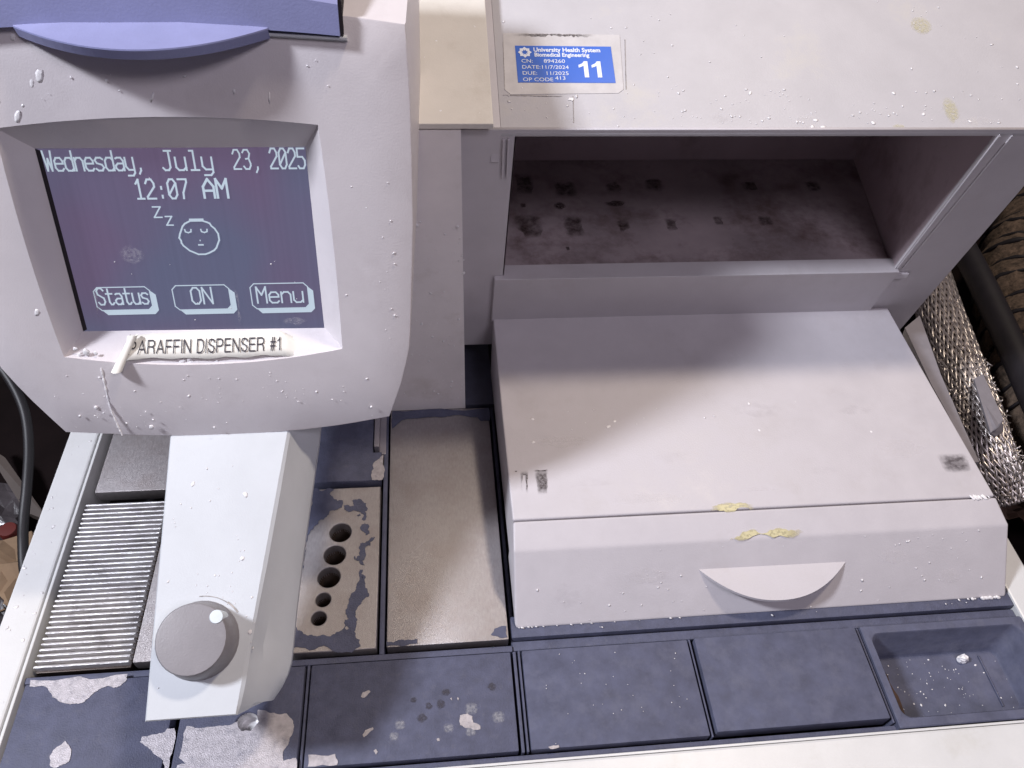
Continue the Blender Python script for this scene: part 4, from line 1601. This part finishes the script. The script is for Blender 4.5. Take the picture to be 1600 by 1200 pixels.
def crumple(name, pix, z, material, hgt, seed, sub=7):
    random.seed(seed)
    t = bmesh.new()
    P = [on_z(*p, z) for p in pix]
    g = []
    for i in range(sub + 1):
        row = []
        for j in range(sub + 1):
            a, b = i / sub, j / sub
            q = P[0].lerp(P[1], a).lerp(P[3].lerp(P[2], a), b)
            hz = noise.noise(Vector((a * 3.1 + seed, b * 3.3, seed))) + .6 * noise.noise(Vector((a * 7, b * 7 + seed, 2)))
            row.append(t.verts.new(q + Vector((hz * hgt * .4, hz * hgt * .3, abs(hz) * hgt))))
        g.append(row)
    for i in range(sub):
        for j in range(sub):
            t.faces.new((g[i][j], g[i + 1][j], g[i + 1][j + 1], g[i][j + 1]))
    o = build(name, t, material)
    s = o.modifiers.new('thick', 'SOLIDIFY')
    s.thickness = .0008
    return o


tag(crumple('tan_paper', [(-40, 860), (62, 838), (40, 960), (-40, 975)], -.118, M['tan'], .02, 4), 'crumpled tan paper lying left of the base below the red cap', 'paper')
tag(crumple('plastic_film', [(-40, 750), (40, 760), (50, 850), (-40, 850)], -.126, M['film'], .02, 9), 'dark crumpled plastic film under the brown board', 'plastic film')
tag(crumple('plastic_bag', [(-50, 935), (24, 930), (10, 1010), (-50, 1020)], -.112, M['film'], .018, 5), 'grey plastic bag in front of the tan paper at left edge', 'plastic bag')

# right background: braided hose, black pipe, lagged ducting, bracket
def hose_axis():
    P = [on_z(1440, 395, -.060), on_z(1462, 470, -.050), on_z(1490, 550, -.048), on_z(1519, 630, -.050), on_z(1545, 710, -.060), on_z(1572, 780, -.085)]
    return spline(P, 10)


ax = hose_axis()
HR = .0215
HO = thing('braided_hose', 'frayed silver braided metal hose running beside the lid', 'hose', tuple(ax[20]))
bm = bmesh.new()
NW = 34
n = len(ax)


def frame(i):
    d = (ax[min(i + 1, n - 1)] - ax[max(i - 1, 0)]).normalized()
    u = d.cross(Vector((0, 0, 1))).normalized()
    return u, d.cross(u)


random.seed(12)
for dirn in (1, -1):
    for w in range(NW):
        pts = []
        for i in range(0, n * 2 - 1):
            f = i / 2
            i0 = int(f)
            i1 = min(i0 + 1, n - 1)
            c = ax[i0].lerp(ax[i1], f - i0)
            u, v = frame(i0)
            a = 2 * math.pi * w / NW + dirn * f * .085
            rr = HR * (1 + .035 * math.sin(f * 2.2 + w * math.pi + (0 if dirn > 0 else math.pi))) + .0006 * noise.noise(Vector((f, w, dirn)))
            pts.append(c + (u * math.cos(a) + v * math.sin(a)) * rr)
        tube(bm, pts, .0014, 5)
o = build('braid', bm, M['steel'], smooth=True)
o.parent = HO
o.matrix_parent_inverse = Matrix.Translation(-Vector(ax[20]))
bm = bmesh.new()
tube(bm, ax, HR * .93, 20)
o = build('inner_tube', bm, M['rust'], smooth=True)
o.parent = HO
o.matrix_parent_inverse = Matrix.Translation(-Vector(ax[20]))
bm = bmesh.new()
for k in range(420):
    i = int(random.uniform(n * .45, n - 1))
    u, v = frame(i)
    a = random.uniform(0, 6.283)
    rr = HR * random.uniform(.98, 1.12)
    c = ax[i] + (u * math.cos(a) + v * math.sin(a)) * rr
    dd = Vector((random.gauss(0, 1), random.gauss(0, 1), random.gauss(0, 1))).normalized()
    dd2 = Vector((random.gauss(0, 1), random.gauss(0, 1), random.gauss(0, 1))).normalized()
    L = random.uniform(.004, .010)
    tube(bm, [c, c + dd * L * .5, c + dd * L * .6 + dd2 * L * .5], .0007, 4)
o = build('frayed_wires', bm, M['steel'], smooth=True)
o['kind'] = 'stuff'
o.parent = HO
o.matrix_parent_inverse = Matrix.Translation(-Vector(ax[20]))

bm = bmesh.new()
P = [on_z(1430, 250, -.04), on_z(1512, 400, -.03), on_z(1566, 510, -.028), on_z(1625, 640, -.028), on_z(1680, 760, -.03)]
tube(bm, spline(P, 8), .0135, 18)
tag(build('black_pipe', bm, mat('black_foam', (0.010, 0.008, 0.011), .55, var=.3, vscale=60), smooth=True), 'thick black pipe between the braided hose and the tan ducting', 'pipe')

# lagged ducting: ribbed tan sleeve
bm = bmesh.new()
P = spline([on_z(1660, 290, -.05), on_z(1610, 380, -.05), on_z(1595, 450, -.05), on_z(1620, 560, -.055), on_z(1665, 690, -.06)], 16)
rad = []
for i in range(len(P)):
    rad.append(.040 + .0085 * abs(math.sin(i * .40)) ** .6)
tube(bm, P, rad, 40)
for v in bm.verts:
    v.co += Vector((noise.noise(v.co * 90), noise.noise(v.co * 90 + Vector((9, 0, 0))), noise.noise(v.co * 110))) * .0035
DU = tag(build('lagged_duct', bm, M['fleece'], smooth=True), 'tan fibrous ribbed ducting with painted groove shade behind the black pipe at right', 'duct')
for i in range(4, len(P) - 3, 4):
    d = (P[i + 1] - P[i - 1]).normalized()
    u = d.cross(Vector((0, 0, 1))).normalized()
    v = d.cross(u)
    a0_ = random.uniform(-.3, .3)
    bm = bmesh.new()
    rr = rad[i] + .0004
    tube(bm, [P[i] + (u * math.cos(a) + v * math.sin(a)) * rr for a in [k * 2 * math.pi / 30 + a0_ for k in range(31)]], [.0012 + .0016 * random.random() for k in range(31)], 6)
    for q in bm.verts:
        q.co += Vector((noise.noise(q.co * 120), noise.noise(q.co * 120 + Vector((5, 0, 0))), 0)) * .002
    o = build('groove_shade_ring', bm, M['black'], smooth=True)  # black ring imitates the shading of the grooves between ribs
    o.parent = DU
# bracket strip
bm = bmesh.new()
A = [on_z(*p, z) for p, z in (((1522, 592), -.02), ((1536, 584), -.02), ((1568, 655), -.016), ((1560, 668), -.012), ((1548, 676), -.016))]
B = [a + Vector((0, 0, -.002)) for a in A]
loft(bm, [B, A])
A = [on_z(*p, z) for p, z in (((1548, 676), -.0158), ((1566, 657), -.0158), ((1568, 672), -.022), ((1556, 682), -.022))]
B = [a + Vector((0, 0, -.002)) for a in A]
loft(bm, [B, A])
tag(build('metal_bracket', bm, M['strip']), 'short grey metal strip poking out of the frayed hose', 'bracket')
tag(crumple('rusty_rag', [(1530, 690), (1640, 690), (1660, 850), (1540, 800)], -.10, M['rust'], .03, 14, 14), 'dark rusty rag heaped below the frayed hose', 'rag')
